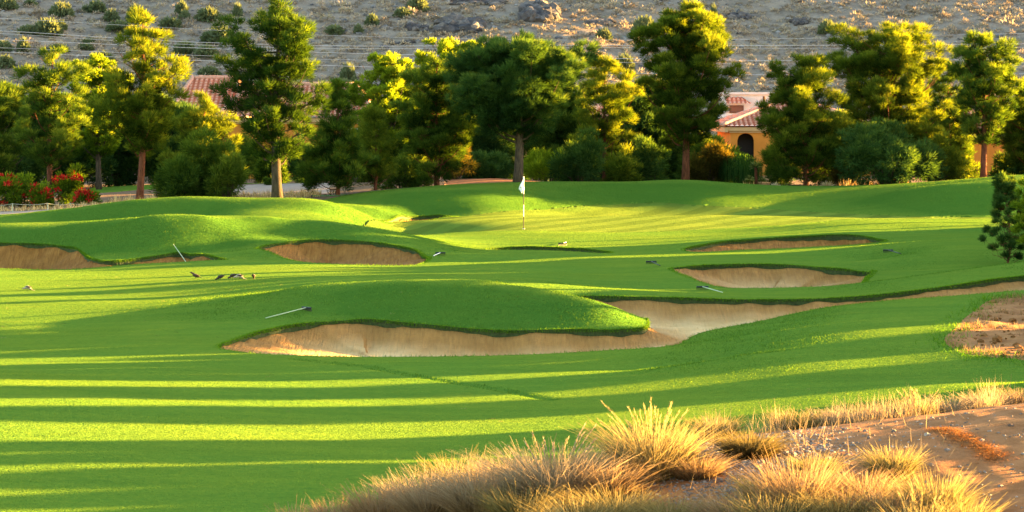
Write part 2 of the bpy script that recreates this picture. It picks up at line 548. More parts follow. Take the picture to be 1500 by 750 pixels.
# gentle unevenness of the ground
def wob(x, y, s, seed):
    r = np.random.default_rng(seed)
    o = np.zeros_like(x)
    for i in range(10):
        a = r.uniform(0, 6.28); k = s * r.uniform(.6, 1.7)
        o += np.sin(k * (x * math.cos(a) + y * math.sin(a)) + r.uniform(0, 6.28))
    return o / 10
GZ = GZ + 0.012 * wob(GX, GY, 2.2, 3) + 0.03 * wob(GX, GY, .55, 4)
# shallow drain line running across the near fairway
dl = np.array([((px - 750) * Y / F, Y) for px, Y in ((430, 57.6), (540, 55.6), (640, 53.0), (720, 51.3), (805, 49.4))])
mk = np.nonzero((GY > 48.5) & (GY < 58.5) & (np.abs(GX) < 6))[0]
dd = np.full(len(mk), 9.0)
for a_, b_ in zip(dl[:-1], dl[1:]):
    e_ = b_ - a_
    t_ = np.clip(((GX[mk] - a_[0]) * e_[0] + (GY[mk] - a_[1]) * e_[1]) / (e_ @ e_), 0, 1)
    dd = np.minimum(dd, np.hypot(GX[mk] - a_[0] - t_ * e_[0], GY[mk] - a_[1] - t_ * e_[1]))
GZ[mk] -= .03 * np.exp(-(dd / .13) ** 2)
fore_m = REGV == 6
GZ[fore_m] += 0.03 * wob(GX[fore_m], GY[fore_m], 3.5, 8) + 0.02 * wob(GX[fore_m], GY[fore_m], 9, 9)
mm = (REGV == 4)
GZ[mm] += 0.05 * wob(GX[mm], GY[mm], 3.0, 18) + 0.03 * wob(GX[mm], GY[mm], 8, 19)

# triangles
ii = (np.arange(nr - 1)[:, None] * nc + np.arange(nc - 1)[None]).ravel()
T = np.concatenate([np.stack([ii, ii + 1, ii + nc + 1], 1), np.stack([ii, ii + nc + 1, ii + nc], 1)])
# a triangle takes the region of its unsnapped vertices; all snapped -> test centroid later (vote by neighbours)
rv = np.where(SNAP, -1, REGV)
tr = rv[T].max(1)
alls = np.nonzero(tr < 0)[0]
if len(alls):
    ux = GU[T[alls]].mean(1); uy = GV[T[alls]].mean(1)
    res = np.zeros(len(alls), np.int16)
    for name, pts, rid in REGIONS:
        pl = pts if name.startswith('bunker') else catmull(plan(pts), 6)
        d = sdf(ux, uy, to_idx(pl))
        res[d < 0] = rid
    tr[alls] = res


def sub_mesh(name, sel, mat, kind='structure', zoff=0.0):
    t = T[sel]
    u, inv = np.unique(t, return_inverse=True)
    V = np.stack([GX[u], GY[u], GZ[u] + zoff], 1)
    me = np_mesh(name, V, inv.reshape(-1, 3), smooth=True)
    o = link_mesh(name, me, mat)
    o['kind'] = kind
    return o

# ------------------------------------------------------------------ ground materials
def grass_mat(name, dark, light, k=1.9, mow=0.0, fine=1.0, patch=0.5):
    t = NT(name)
    p = t.pos()
    # blade-like scatter of the surface normal, so that low light catches the upright grass
    wn = t.n('TexWhiteNoise', noise_dimensions='3D')
    t.set(wn, 'Vector', t.vmath('FLOOR', t.vmath('MULTIPLY', p, (110.0, 80.0, 110.0))))
    rnd = t.vmath('SUBTRACT', wn.outputs['Color'], (0.5, 0.5, 0.5))
    rnd = t.vmath('MULTIPLY', rnd, (2.0 * k, 2.0 * k, 0.3))
    n1 = t.noise(p, 7.0 * fine, 5, 0.65)
    n2 = t.noise(p, 1.3, 3)
    n3 = t.noise(p, 0.16, 3)
    bp = t.bump(t.math('ADD', n1, t.math('MULTIPLY', n2, 0.8)), 0.55, 0.07)
    nrm = t.vmath('NORMALIZE', t.vmath('ADD', bp, rnd))
    c = t.mix(t.maprange(n1, .3, .7), dark, light)
    c = t.mix(t.math('MULTIPLY', t.maprange(n3, .38, .66), patch), c, tuple(x * f for x, f in zip(light, (1.15, .98, .8))))
    c = t.mix(t.math('MULTIPLY', t.maprange(wn.outputs['Value'], .0, 1.0), .35), c, tuple(x * .5 for x in dark))
    n4 = t.noise(t.vmath('MULTIPLY', p, (.22, 1.5, .5)), 1.0, 4, .6)
    c = t.mix(t.math('MULTIPLY', t.maprange(n4, .40, .72), .34), c, tuple(x * y for x, y in zip(dark, (.50, .62, .7))))
    n5 = t.noise(t.vmath('MULTIPLY', p, (.5, 1.2, .5)), .9, 3, .6)
    c = t.mix(t.math('MULTIPLY', t.maprange(n5, .56, .75), .35), c, tuple(x * y for x, y in zip(light, (1.25, .98, 1.0))))
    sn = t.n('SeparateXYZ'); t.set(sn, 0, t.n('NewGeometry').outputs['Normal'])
    c = t.mix(t.math('MULTIPLY', t.maprange(sn.outputs['Z'], .9975, .962), .68), c, tuple(x * y for x, y in zip(dark, (.45, .62, .6))))  # slopes darkened: long rough grass plus the shade of mound faces, in colour
    if mow:
        w = t.n('TexWave', wave_type='BANDS', bands_direction='X', wave_profile='SIN')
        t.set(w, 'Vector', t.vmath('MULTIPLY', t.n('VectorRotate', rotation_type='Z_AXIS', i_Vector=p, i_Angle=R(33)).outputs[0], (1, 1, 0)))
        t.set(w, 'Scale', 0.19); t.set(w, 'Distortion', 0.25)
        f = t.maprange(w.outputs['Fac'], .35, .65)
        c = t.mix(t.math('MULTIPLY', f, mow), c, tuple(x * .68 for x in dark))  # mowing bands; their contrast also paints light streaks between shadows
    return t.done(t.diffuse(c, nrm))


G_D, G_L = (.12, .25, .033), (.20, .315, .037)
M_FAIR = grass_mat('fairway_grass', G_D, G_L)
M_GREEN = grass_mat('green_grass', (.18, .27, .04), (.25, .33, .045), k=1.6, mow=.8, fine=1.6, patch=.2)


def sand_mat():
    t = NT('bunker_sand')
    p = t.pos()
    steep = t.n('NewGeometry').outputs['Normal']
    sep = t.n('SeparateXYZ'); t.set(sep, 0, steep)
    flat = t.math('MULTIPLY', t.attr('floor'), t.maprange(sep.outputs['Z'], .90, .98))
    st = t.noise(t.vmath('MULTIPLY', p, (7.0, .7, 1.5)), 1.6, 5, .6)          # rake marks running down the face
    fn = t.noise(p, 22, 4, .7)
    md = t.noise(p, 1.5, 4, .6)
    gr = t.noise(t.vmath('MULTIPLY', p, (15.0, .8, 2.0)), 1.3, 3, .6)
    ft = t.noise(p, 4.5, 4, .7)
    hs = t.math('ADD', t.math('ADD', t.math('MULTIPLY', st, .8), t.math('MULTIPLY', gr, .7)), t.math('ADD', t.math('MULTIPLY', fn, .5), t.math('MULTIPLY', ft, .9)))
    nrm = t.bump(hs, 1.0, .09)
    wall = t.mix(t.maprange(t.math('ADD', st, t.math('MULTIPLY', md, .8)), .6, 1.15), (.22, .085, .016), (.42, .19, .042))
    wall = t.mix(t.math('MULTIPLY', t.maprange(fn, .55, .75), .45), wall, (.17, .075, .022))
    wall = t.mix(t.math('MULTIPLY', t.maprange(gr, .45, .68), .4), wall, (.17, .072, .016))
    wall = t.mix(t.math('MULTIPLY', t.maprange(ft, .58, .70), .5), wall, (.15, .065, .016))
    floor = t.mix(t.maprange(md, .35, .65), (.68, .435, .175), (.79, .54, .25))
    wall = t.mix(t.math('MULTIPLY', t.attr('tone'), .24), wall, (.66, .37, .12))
    c = t.mix(flat, wall, floor)  # sky-lit floor paler and shaded wall darker, put into the sand colour
    return t.done(t.principled(c, .95, nrm, spec=.1))


M_SAND = sand_mat()


def soil_mat(name, a, b, stone=None, s1=3.0, dens=.62):
    t = NT(name)
    p = t.pos()
    n1 = t.noise(p, s1, 6, .65)
    n2 = t.noise(p, s1 * 12, 4, .7)
    c = t.mix(t.maprange(n1, .32, .68), a, b)
    c = t.mix(t.math('MULTIPLY', t.maprange(n2, .5, .75), .5), c, tuple(x * .5 for x in a))
    h = t.math('ADD', n1, t.math('MULTIPLY', n2, .5))
    if stone:
        v = t.n('TexVoronoi', feature='F1'); t.set(v, 'Vector', p); t.set(v, 'Scale', 26.0)
        sepc = t.n('SeparateColor'); t.set(sepc, 0, v.outputs['Color'])
        patch = t.maprange(t.noise(p, 1.2, 3), .42, .62)
        f = t.math('MULTIPLY', t.maprange(sepc.outputs[0], dens, dens + .04), patch)
        c = t.mix(f, c, t.mix(sepc.outputs[1], stone, tuple(x * .45 for x in stone)))
        h = t.math('ADD', h, t.math('MULTIPLY', f, t.math('SUBTRACT', 1.0, v.outputs['Distance'])))
    return t.done(t.principled(c, .95, t.bump(h, .7, .04), spec=.1))


M_DESERT = soil_mat('desert_soil', (.13, .07, .035), (.24, .15, .08))
M_MULCH = soil_mat('mulch_soil', (.16, .06, .022), (.30, .13, .06), s1=5)
M_PATH = soil_mat('path_surface', (.36, .25, .18), (.46, .33, .24))
M_FORE = soil_mat('dirt_mound_soil', (.24, .095, .028), (.38, .165, .06))
M_DIRT = soil_mat('bare_dirt', (.20, .08, .022), (.40, .185, .06), s1=2.0)

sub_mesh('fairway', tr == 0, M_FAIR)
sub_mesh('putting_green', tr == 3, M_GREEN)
sub_mesh('desert_ground', tr == 1, M_DESERT)
sub_mesh('mulch_bank', tr == 5, M_MULCH)
sub_mesh('cart_path', tr == 2, M_PATH)
sub_mesh('dirt_slope', tr == 4, M_DIRT)
sub_mesh('dirt_mound', tr == 6, M_FORE)

# ------------------------------------------------------------------ bunkers: sand, soil lip and ragged grass edge
def sand_z(X, Y, key):
    """height of the sand surface (metric signed distance from the edge)"""
    b = BUNKERS[key]; q = bunker_plan[key]
    d, bx, by, bi = sdf(X, Y, q[:, :2], True)
    lip = q[bi, 2] * (1 + .9 * np.clip(wob(bx, by, 2.6, 41), -.6, .9) + .5 * wob(bx, by, 8, 42))
    din = np.clip(-d, 0, None)
    base = ZT(X, Y)
    return base - lip - b['depth'] * (1 - np.exp(-(din / b['L']) ** 1.2)), d, lip


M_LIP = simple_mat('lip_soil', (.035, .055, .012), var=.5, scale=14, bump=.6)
BUNK_LABEL = {
 'A': 'long pale sand bunker winding around the nose of the nearest grass mound',
 'B': 'sand bunker at the left edge of the photo with a rake on its rim',
 'C': 'oval sand bunker with raked far wall below the left grass mound',
 'D': 'narrow bunker seen as a dark slit below the bank in front of the flag',
 'E': 'thin sand bunker under the dark bank right of the flag nearest the green',
 'F': 'wide oval sand bunker between the green strip and the long winding bunker',
 'G': 'smallest sand bunker behind the left end of the putting green',
}
blV, blF, blC = [], [], []


def add_blades(px, py, pz, dirx, diry, h, lean, w, rng):
    """tapered 3-vertex blades as arrays"""
    n = len(px)
    ang = rng.uniform(0, 6.28, n)
    wx, wy = np.cos(ang) * w, np.sin(ang) * w
    tip = np.stack([px + dirx * lean, py + diry * lean, pz + h], 1)
    a = np.stack([px - wx, py - wy, pz], 1); b = np.stack([px + wx, py + wy, pz], 1)
    return np.stack([a, b, tip], 1).reshape(-1, 3)


for key, b in BUNKERS.items():
    q = bunker_plan[key]
    ip = to_idx(q[:, :2])
    lo = np.floor(ip.min(0) - 6).astype(int); hi = np.ceil(ip.max(0) + 6).astype(int)
    cu = np.arange(max(lo[0], 0), min(hi[0], nc - 1) + 1); cv = np.arange(max(lo[1], 0), min(hi[1], nr - 1) + 1)
    UU, VV = np.meshgrid(cu, cv)
    Y = rows[VV.ravel()]; X = (cols[UU.ravel()] - 750) * Y / F
    Z, d, lip = sand_z(X, Y, key)
    Z = Z + .012 * wob(X, Y, 5, 31) * (d < 0) + 0.012 * wob(X, Y, 2.2, 3) + 0.03 * wob(X, Y, .55, 4) - np.clip(d, 0, 1) * .1
    if key == 'A':
        Z += .01 * wob(X, Y, 14, 32)
    w_, h_ = len(cu), len(cv)
    i0 = (np.arange(h_ - 1)[:, None] * w_ + np.arange(w_ - 1)[None]).ravel()
    quads = np.stack([i0, i0 + 1, i0 + w_ + 1, i0 + w_], 1)
    okq = (d[quads] < 0.35).all(1)
    quads = quads[okq]
    u, inv = np.unique(quads, return_inverse=True)
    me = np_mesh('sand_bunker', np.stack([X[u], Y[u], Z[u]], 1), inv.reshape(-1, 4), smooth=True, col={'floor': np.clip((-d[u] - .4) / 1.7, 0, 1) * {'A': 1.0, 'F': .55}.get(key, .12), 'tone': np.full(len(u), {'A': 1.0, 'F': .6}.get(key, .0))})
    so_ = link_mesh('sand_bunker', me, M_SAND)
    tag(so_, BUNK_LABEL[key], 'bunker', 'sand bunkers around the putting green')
    # lip strip
    n = len(q)
    fine = catmull(q, 6)
    nf = len(fine)
    nxt = np.roll(fine, -1, 0) - np.roll(fine, 1, 0)
    nl = np.hypot(nxt[:, 0], nxt[:, 1]) + 1e-9
    inx, iny = -nxt[:, 1] / nl, nxt[:, 0] / nl
    area = np.sum(fine[:, 0] * np.roll(fine[:, 1], -1) - np.roll(fine[:, 0], -1) * fine[:, 1])
    if area < 0: inx, iny = -inx, -iny
    zt_ = ZT(fine[:, 0], fine[:, 1]) + 0.012 * wob(fine[:, 0], fine[:, 1], 2.2, 3) + 0.03 * wob(fine[:, 0], fine[:, 1], .55, 4)
    lipv = fine[:, 2] * (1 + .9 * np.clip(wob(fine[:, 0], fine[:, 1], 2.6, 41), -.6, .9) + .5 * wob(fine[:, 0], fine[:, 1], 8, 42))
    rg = np.random.default_rng(ord(key))
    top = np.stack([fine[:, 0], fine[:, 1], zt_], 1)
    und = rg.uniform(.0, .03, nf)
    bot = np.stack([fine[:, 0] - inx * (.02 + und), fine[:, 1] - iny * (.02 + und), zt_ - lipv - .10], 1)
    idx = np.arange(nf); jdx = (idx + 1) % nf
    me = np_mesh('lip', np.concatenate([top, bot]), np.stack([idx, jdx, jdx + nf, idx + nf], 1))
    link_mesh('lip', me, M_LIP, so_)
    # ragged grass along the edge
    seg = np.hypot(*(np.roll(fine[:, :2], -1, 0) - fine[:, :2]).T)
    for rep, (den, hh) in enumerate(((380, .055), (260, .035))):
        cnt = rg.poisson(seg * den * np.clip(lipv / HI, .25, 1.2))
        ids = np.repeat(np.arange(nf), cnt)
        tt = rg.uniform(0, 1, len(ids))
        j = (ids + 1) % nf
        off = rg.uniform(-.14 if rep else -.03, .0, len(ids))
        bx = fine[ids, 0] * (1 - tt) + fine[j, 0] * tt + inx[ids] * off
        by = fine[ids, 1] * (1 - tt) + fine[j, 1] * tt + iny[ids] * off
        bz = zt_[ids] * (1 - tt) + zt_[j] * tt - .005
        down = rg.uniform(0, 1, len(ids)) < (.62 if rep == 0 else 0.0)
        h = rg.uniform(.4, 1.2, len(ids)) * hh * np.where(down, -1.15, 1.0)
        V = add_blades(bx, by, bz, inx[ids] + rg.normal(0, .5, len(ids)), iny[ids] + rg.normal(0, .5, len(ids)), h, rg.uniform(.01, .06, len(ids)), .007, rg)
        blV.append(V)


def leaf_mat(name, cols, trans=.45, tcol=None, rough=.6):
    """foliage with per-vertex 'v' picking the tint; light also passes through the leaves"""
    t = NT(name)
    v = t.attr('v')
    c = t.ramp(v, cols)
    d = t.diffuse(c)
    tr_ = t.n('BsdfTranslucent')
    t.set(tr_, 'Color', t.mix(1.0, c, tcol or (1.6, 1.25, .4), 'MULTIPLY'))
    return t.done(t.mixsh(trans, d, tr_))


M_BLADE = leaf_mat('grass_blades', [(0, (.03, .10, .008)), (.5, (.07, .19, .012)), (1, (.16, .28, .02))])
V = np.concatenate(blV)
Fc = np.arange(len(V)).reshape(-1, 3)
me = np_mesh('bunker_edge_grass', V, Fc, col={'v': np.repeat(RNG.uniform(0, 1, len(Fc)), 3)})
tag(link_mesh('bunker_edge_grass', me, M_BLADE), 'ragged green grass fringe hanging over the bunker lips', 'grass', kind='stuff')


# ------------------------------------------------------------------ upright grass blades over the mown ground
rngg = np.random.default_rng(123)
n = 900000
Yg = 34 + (138 - 34) * rngg.uniform(0, 1, n) ** 1.15
pg = rngg.uniform(-70, 1570, n)
iu = np.interp(pg, cols, np.arange(nc)); iv = np.interp(Yg, rows, np.arange(nr))
k_ = np.clip(np.rint(iv).astype(int), 1, nr - 2) * nc + np.clip(np.rint(iu).astype(int), 1, nc - 2)
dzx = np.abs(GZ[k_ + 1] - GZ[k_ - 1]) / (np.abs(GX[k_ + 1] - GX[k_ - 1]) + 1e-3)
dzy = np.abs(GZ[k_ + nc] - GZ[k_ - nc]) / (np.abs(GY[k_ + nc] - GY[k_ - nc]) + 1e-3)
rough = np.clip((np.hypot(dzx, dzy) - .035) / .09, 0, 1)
ok = (REGV[k_] == 0) & ~SNAP[k_] & (rngg.uniform(0, 1, n) < .55 + .45 * rough)
xg = ((pg - 750) * Yg / F)[ok]; yg = Yg[ok]; k_ = k_[ok]; rough = rough[ok]
fu = iu[ok] - np.floor(iu[ok]); fv = iv[ok] - np.floor(iv[ok])
b_ = np.clip(np.floor(iv[ok]).astype(int), 0, nr - 2) * nc + np.clip(np.floor(iu[ok]).astype(int), 0, nc - 2)
zg = (GZ[b_] * (1 - fu) + GZ[b_ + 1] * fu) * (1 - fv) + (GZ[b_ + nc] * (1 - fu) + GZ[b_ + nc + 1] * fu) * fv
m_ = len(xg)
tuft = np.clip(.55 + .9 * wob(xg, yg, 4.5, 61) + .6 * wob(xg, yg, 11, 62), .15, 1.5)
hg = (.010 + .034 * rough * tuft) * rngg.uniform(.5, 1.4, m_)
V = add_blades(xg, yg, zg - .004, rngg.normal(0, 1, m_), rngg.normal(0, 1, m_), hg, hg * rngg.uniform(.1, .7, m_), .0045 + .002 * rough, rngg)
M_TURF = leaf_mat('turf_blades', [(0, (.045, .125, .016)), (.5, (.12, .24, .03)), (1, (.22, .33, .037))], .4, (1.5, 1.15, .5))
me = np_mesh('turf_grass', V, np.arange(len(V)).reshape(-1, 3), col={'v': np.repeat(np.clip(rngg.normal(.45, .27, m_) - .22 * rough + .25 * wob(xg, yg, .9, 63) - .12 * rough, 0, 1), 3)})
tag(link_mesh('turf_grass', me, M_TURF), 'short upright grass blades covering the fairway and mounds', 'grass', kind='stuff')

# ================================================================== DESERT HILLSIDE BEHIND
def hill_z(X, Y):
    d = np.clip(Y - 292, 0, None)
    z = 0.9 + .30 * d - .008 * X * np.clip(d / 20, 0, 1)
    z = z + np.clip(d / 25, 0, 1) * (1.3 * wob(X, Y, .11, 51) + .7 * wob(X, Y, .32, 52))
    z = z - .05 * np.clip(d / 40, 0, 1) * np.log1p(np.exp((X - 33) / 6.0)) * 6.0 * .55
    z = z + np.clip(d / 10, 0, 1) * (.18 * wob(X, Y, 1.1, 53) + .12 * wob(X, Y, 2.6, 54))
    return np.where(d <= 0, .3, z)


hx = np.arange(-130, 130.1, .55); hy = np.concatenate([np.arange(288, 400, .5), np.arange(400, 620, 4.0)])
HXg, HYg = np.meshgrid(hx, hy)
# the hill widens beyond the picture
HXw = HXg * np.where(np.abs(HXg) > 90, 1 + (np.abs(HXg) - 90) * .05, 1)
HZ = hill_z(HXw.ravel(), HYg.ravel())
w_, h_ = len(hx), len(hy)
i0 = (np.arange(h_ - 1)[:, None] * w_ + np.arange(w_ - 1)[None]).ravel()
me = np_mesh('hillside', np.stack([HXw.ravel(), HYg.ravel(), HZ], 1), np.stack([i0, i0 + 1, i0 + w_ + 1, i0 + w_], 1), smooth=True)


def hill_mat():
    t = NT('hillside_soil')
    p = t.pos()
    n1 = t.noise(p, .35, 5, .6); n2 = t.noise(p, 2.6, 5, .7)
    c = t.mix(t.maprange(n1, .35, .65), (.205, .165, .125), (.32, .255, .19))
    c = t.mix(t.math('MULTIPLY', t.maprange(n2, .52, .72), .7), c, (.10, .085, .08))
    return t.done(t.diffuse(c, t.bump(t.math('ADD', n1, n2), .8, .35)))


tag(link_mesh('hillside', me, hill_mat()), kind='structure')


def tris_soup(n, rng, kind):
    """unit clump: small triangles over a low dome, (n*3,3)"""
    th = rng.uniform(0, 2 * math.pi, n); u = rng.uniform(0, 1, n)
    ph = np.arccos(u)
    r = rng.uniform(.55, 1.0, n)
    c = np.stack([np.sin(ph) * np.cos(th), np.sin(ph) * np.sin(th), np.cos(ph) * .75], 1) * r[:, None]
    d = c / (np.linalg.norm(c, axis=1, keepdims=True) + 1e-6) + rng.normal(0, .45, (n, 3))
    d /= np.linalg.norm(d, axis=1, keepdims=True)
    s = np.cross(d, rng.normal(0, 1, (n, 3))); s /= np.linalg.norm(s, axis=1, keepdims=True) + 1e-6
    L, Wd = (.42, .13) if kind == 'brush' else (.3, .11)
    return np.stack([c - s * Wd, c + s * Wd, c + d * L], 1).reshape(-1, 3)


def scatter_soup(name, label, cat, pts, sizes, protos, mat, kind='stuff', squash=1.0):
    Vs, vv = [], []
    for (x, y, z), s in zip(pts, sizes):
        p = protos[RNG.integers(len(protos))]
        a = RNG.uniform(0, 6.28); ca, sa = math.cos(a), math.sin(a)
        q = np.stack([p[:, 0] * ca - p[:, 1] * sa, p[:, 0] * sa + p[:, 1] * ca, p[:, 2] * squash], 1) * s + (x, y, z)
        Vs.append(q); b = RNG.uniform(0, 1)
        vv.append(np.clip(b + np.repeat(RNG.normal(0, .13, len(p) // 3), 3), 0, 1))
    V = np.concatenate(Vs)
    me = np_mesh(name, V, np.arange(len(V)).reshape(-1, 3), col={'v': np.concatenate(vv)})
    o = link_mesh(name, me, mat)
    return tag(o, label, cat, kind=kind)


def hill_points(n, y0=293, y1=395, spread=.215):
    Y = RNG.uniform(y0, y1, n); X = RNG.uniform(-1, 1, n) * Y * spread
    return np.stack([X, Y, hill_z(X, Y)], 1)


M_BRUSH = leaf_mat('dry_brush', [(0, (.16, .125, .09)), (.35, (.33, .265, .19)), (.75, (.44, .35, .25)), (1, (.28, .25, .16))], .15, (1.1, 1.0, .8))
rg = np.random.default_rng(5)
bp = [tris_soup(46, rg, 'brush') for _ in range(8)]
pts = hill_points(12000)
scatter_soup('desert_brush', 'pale dry brush covering the rocky hillside', 'brush', pts, .22 + RNG.gamma(3, .08, len(pts)), bp, M_BRUSH)


def rock_proto(rng, sub=1):
    bm = bmesh.new(); bmesh.ops.create_icosphere(bm, subdivisions=sub, radius=1)
    for v in bm.verts:
        v.co *= rng.uniform(.68, 1.15)
        v.co.x = max(-.8, min(.85, v.co.x)); v.co.z *= .7
    bm.verts.ensure_lookup_table()
    V = np.array([v.co[:] for v in bm.verts]); Fc = np.array([[v.index for v in f.verts] for f in bm.faces])
    bm.free()
    return V[Fc].reshape(-1, 3)


def rock_mat(name, a, b):
    t = NT(name); p = t.pos()
    n = t.noise(p, 1.1, 6, .7); v = t.attr('v')
    c = t.mix(v, a, b)
    c = t.mix(t.maprange(n, .4, .7), c, tuple(x * .45 for x in a))
    return t.done(t.diffuse(c, t.bump(n, .9, .3)))


M_ROCK = rock_mat('hill_rock', (.12, .115, .12), (.40, .36, .32))
rp = [rock_proto(rg) for _ in range(8)]
pts = hill_points(3500)
scatter_soup('hillside_rocks', 'small grey rocks strewn over the hillside', 'rocks', pts, .10 + RNG.gamma(2.2, .075, len(pts)), rp, M_ROCK)


def hill_hit(px, py):
    """point of the hillside seen at a photo position"""
    Y = np.arange(290, 460, .1)
    X = (px - 750) * Y / F; Z = CZ - (py - HY) * Y / F
    m = np.nonzero(hill_z(X, Y) >= Z)[0]
    k = m[0] if len(m) else len(Y) - 1
    return X[k], Y[k], float(hill_z(X[k:k + 1], Y[k:k + 1])[0])


M_OUT = rock_mat('dark_outcrop', (.085, .08, .085), (.26, .22, .19))
for px, py, w, h, lab in ((672, 40, 72, 30, 'largest dark rock outcrop on the hillside above the yellow-topped pine'),
                          (612, 42, 30, 16, 'small dark rock ledge left of the largest outcrop'),
                          (790, 22, 56, 34, 'broken dark scree slope of rocks at the top of the hillside'),
                          (700, 4, 70, 12, 'dark rock band cut by the top edge of the photo'),
                          (878, 34, 46, 12, 'flat dark rock shelf on the hillside left of a green shrub'),
                          (1085, 24, 36, 14, 'dark rock patch high on the hillside right of the tallest pine'),
                          (1170, 34, 24, 14, 'small dark outcrop in the middle of the right hillside'),
                          (590, 64, 40, 8, 'low dark ledge of rock crossed by the power lines')):
    x, y, z = hill_hit(px, py)
    k = y / F
    Vs, vv = [], []
    nb = int(6 + w * h / 60)
    for i in range(nb):
        p = rock_proto(rg, 2)
        a = RNG.uniform(-.5, .5); ca, sa = math.cos(a), math.sin(a)
        s = np.array([RNG.uniform(.16, .34) * w * k, RNG.uniform(.2, .35) * h * k * 1.6, RNG.uniform(.3, .6) * h * k])
        q = p * s
        q = np.stack([q[:, 0] * ca - q[:, 1] * sa, q[:, 0] * sa + q[:, 1] * ca, q[:, 2]], 1)
        ox = RNG.uniform(-.4, .4) * w * k; oy = RNG.uniform(-.9, .9) * h * k
        Vs.append(q + (x + ox, y + oy, float(hill_z(np.array([x + ox]), np.array([y + oy]))[0]) + s[2] * .2))
        vv.append(np.full(len(p), RNG.uniform(0, .8)))
    V = np.concatenate(Vs)
    me = np_mesh('rock_outcrop', V, np.arange(len(V)).reshape(-1, 3), col={'v': np.concatenate(vv)})
    tag(link_mesh('rock_outcrop', me, M_OUT), lab, 'rocks', 'dark rock outcrops on the hillside')

# green desert shrubs, one object each
M_SHRUB = leaf_mat('desert_shrub_leaves', [(0, (.085, .11, .055)), (.5, (.125, .155, .08)), (1, (.16, .18, .09))], .3, (1.2, 1.15, .6))
SHR = [(10,5,30,18),(45,4,20,10),(90,15,34,22),(126,12,16,12),(142,9,26,18),(163,22,22,18),(200,18,26,24),(266,12,18,22),(305,21,34,20),(348,14,14,20),(270,22,16,14),
       (40,43,26,14),(70,40,40,24),(88,36,20,14),(175,38,36,16),(250,33,32,16),(322,52,50,22),(590,18,26,14),(612,6,30,20),(545,29,20,18),(525,42,14,14),(490,44,28,14),
       (5,68,26,16),(34,66,18,22),(85,70,30,12),(130,60,20,10),(302,75,32,18),(270,72,34,22),(150,84,34,18),(8,90,26,18),(306,104,32,14),(510,108,22,30),(500,122,30,14),
       (884,50,24,18),(944,42,34,34),(915,92,26,26),(1212,40,26,20),(125,68,24,10),(1045,16,10,22)]
SHR.sort()
rown = {0: 0, 1: 0, 2: 0}
ordw = 'first second third fourth fifth sixth seventh eighth ninth tenth eleventh twelfth thirteenth fourteenth fifteenth sixteenth seventeenth'.split()
for px, py, w, h in SHR:
    x, y, z = hill_hit(px, py + h * .45)
    k = y / F
    n = int(160 + w * h * .9)
    q = tris_soup(n, rg, 'shrub')
    q = q * np.array([w * k * .52, w * k * .5, h * k * 1.15]) + np.repeat(rg.normal(0, .06, (n, 3)), 3, 0)
    V = q + (x, y, z - .05)
    b = RNG.uniform(.25, .6)
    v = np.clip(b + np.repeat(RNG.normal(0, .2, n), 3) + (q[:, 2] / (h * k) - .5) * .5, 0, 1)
    me = np_mesh('desert_shrub', V, np.arange(len(V)).reshape(-1, 3), col={'v': v})
    row = 0 if py < 26 else 1 if py < 62 else 2
    lab = '%s green desert shrub from the left in the %s row on the hillside' % (ordw[rown[row]], ('top', 'middle', 'lower')[row])
    rown[row] += 1
    tag(link_mesh('desert_shrub', me, M_SHRUB), lab, 'shrub', 'green shrubs on the hillside')

# ================================================================== TREES
def bark_mat(name, a, b):
    t = NT(name); p = t.pos(obj=False)
    n = t.noise(t.vmath('MULTIPLY', p, (1, 1, .22)), 16, 5, .7)
    c = t.mix(t.maprange(n, .35, .65), a, b)
    return t.done(t.principled(c, .9, t.bump(n, .9, .03), spec=.1))


BARK_R = bark_mat('reddish_bark', (.06, .02, .010), (.17, .06, .03))
BARK_G = bark_mat('grey_bark', (.03, .023, .015), (.085, .062, .04))
BARK_D = bark_mat('dark_bark', (.035, .025, .018), (.10, .07, .045))
LEAF = {
 'pine': leaf_mat('pine_needles', [(0, (0.0154, 0.0384, 0.0090)), (.4, (0.0512, 0.0998, 0.0166)), (.75, (0.1088, 0.1664, 0.0230)), (1, (0.1792, 0.2304, 0.0320))], .42, (1.7, 1.4, .35)),
 'gold': leaf_mat('golden_pine_needles', [(0, (0.0192, 0.0410, 0.0077)), (.4, (0.0704, 0.1126, 0.0141)), (.75, (0.1408, 0.1818, 0.0205)), (1, (0.2176, 0.2496, 0.0282))], .45, (1.6, 1.35, .35)),
 'dark': leaf_mat('dark_pine_needles', [(0, (0.0115, 0.0307, 0.0115)), (.4, (0.0320, 0.0742, 0.0205)), (.75, (0.0666, 0.1280, 0.0282)), (1, (0.1152, 0.1728, 0.0358))], .35, (1.6, 1.35, .4)),
 'lime': leaf_mat('lime_leaves', [(0, (0.0256, 0.0576, 0.0077)), (.4, (0.0832, 0.1472, 0.0128)), (.75, (0.1600, 0.2304, 0.0179)), (1, (0.2432, 0.3072, 0.0256))], .5, (1.5, 1.3, .35)),
 'rust': leaf_mat('rusty_needles', [(0, (0.0205, 0.0256, 0.0077)), (.4, (0.0576, 0.0576, 0.0128)), (.75, (0.1152, 0.0870, 0.0205)), (1, (0.1792, 0.1280, 0.0282))], .45, (1.5, 1.3, .4)),
}


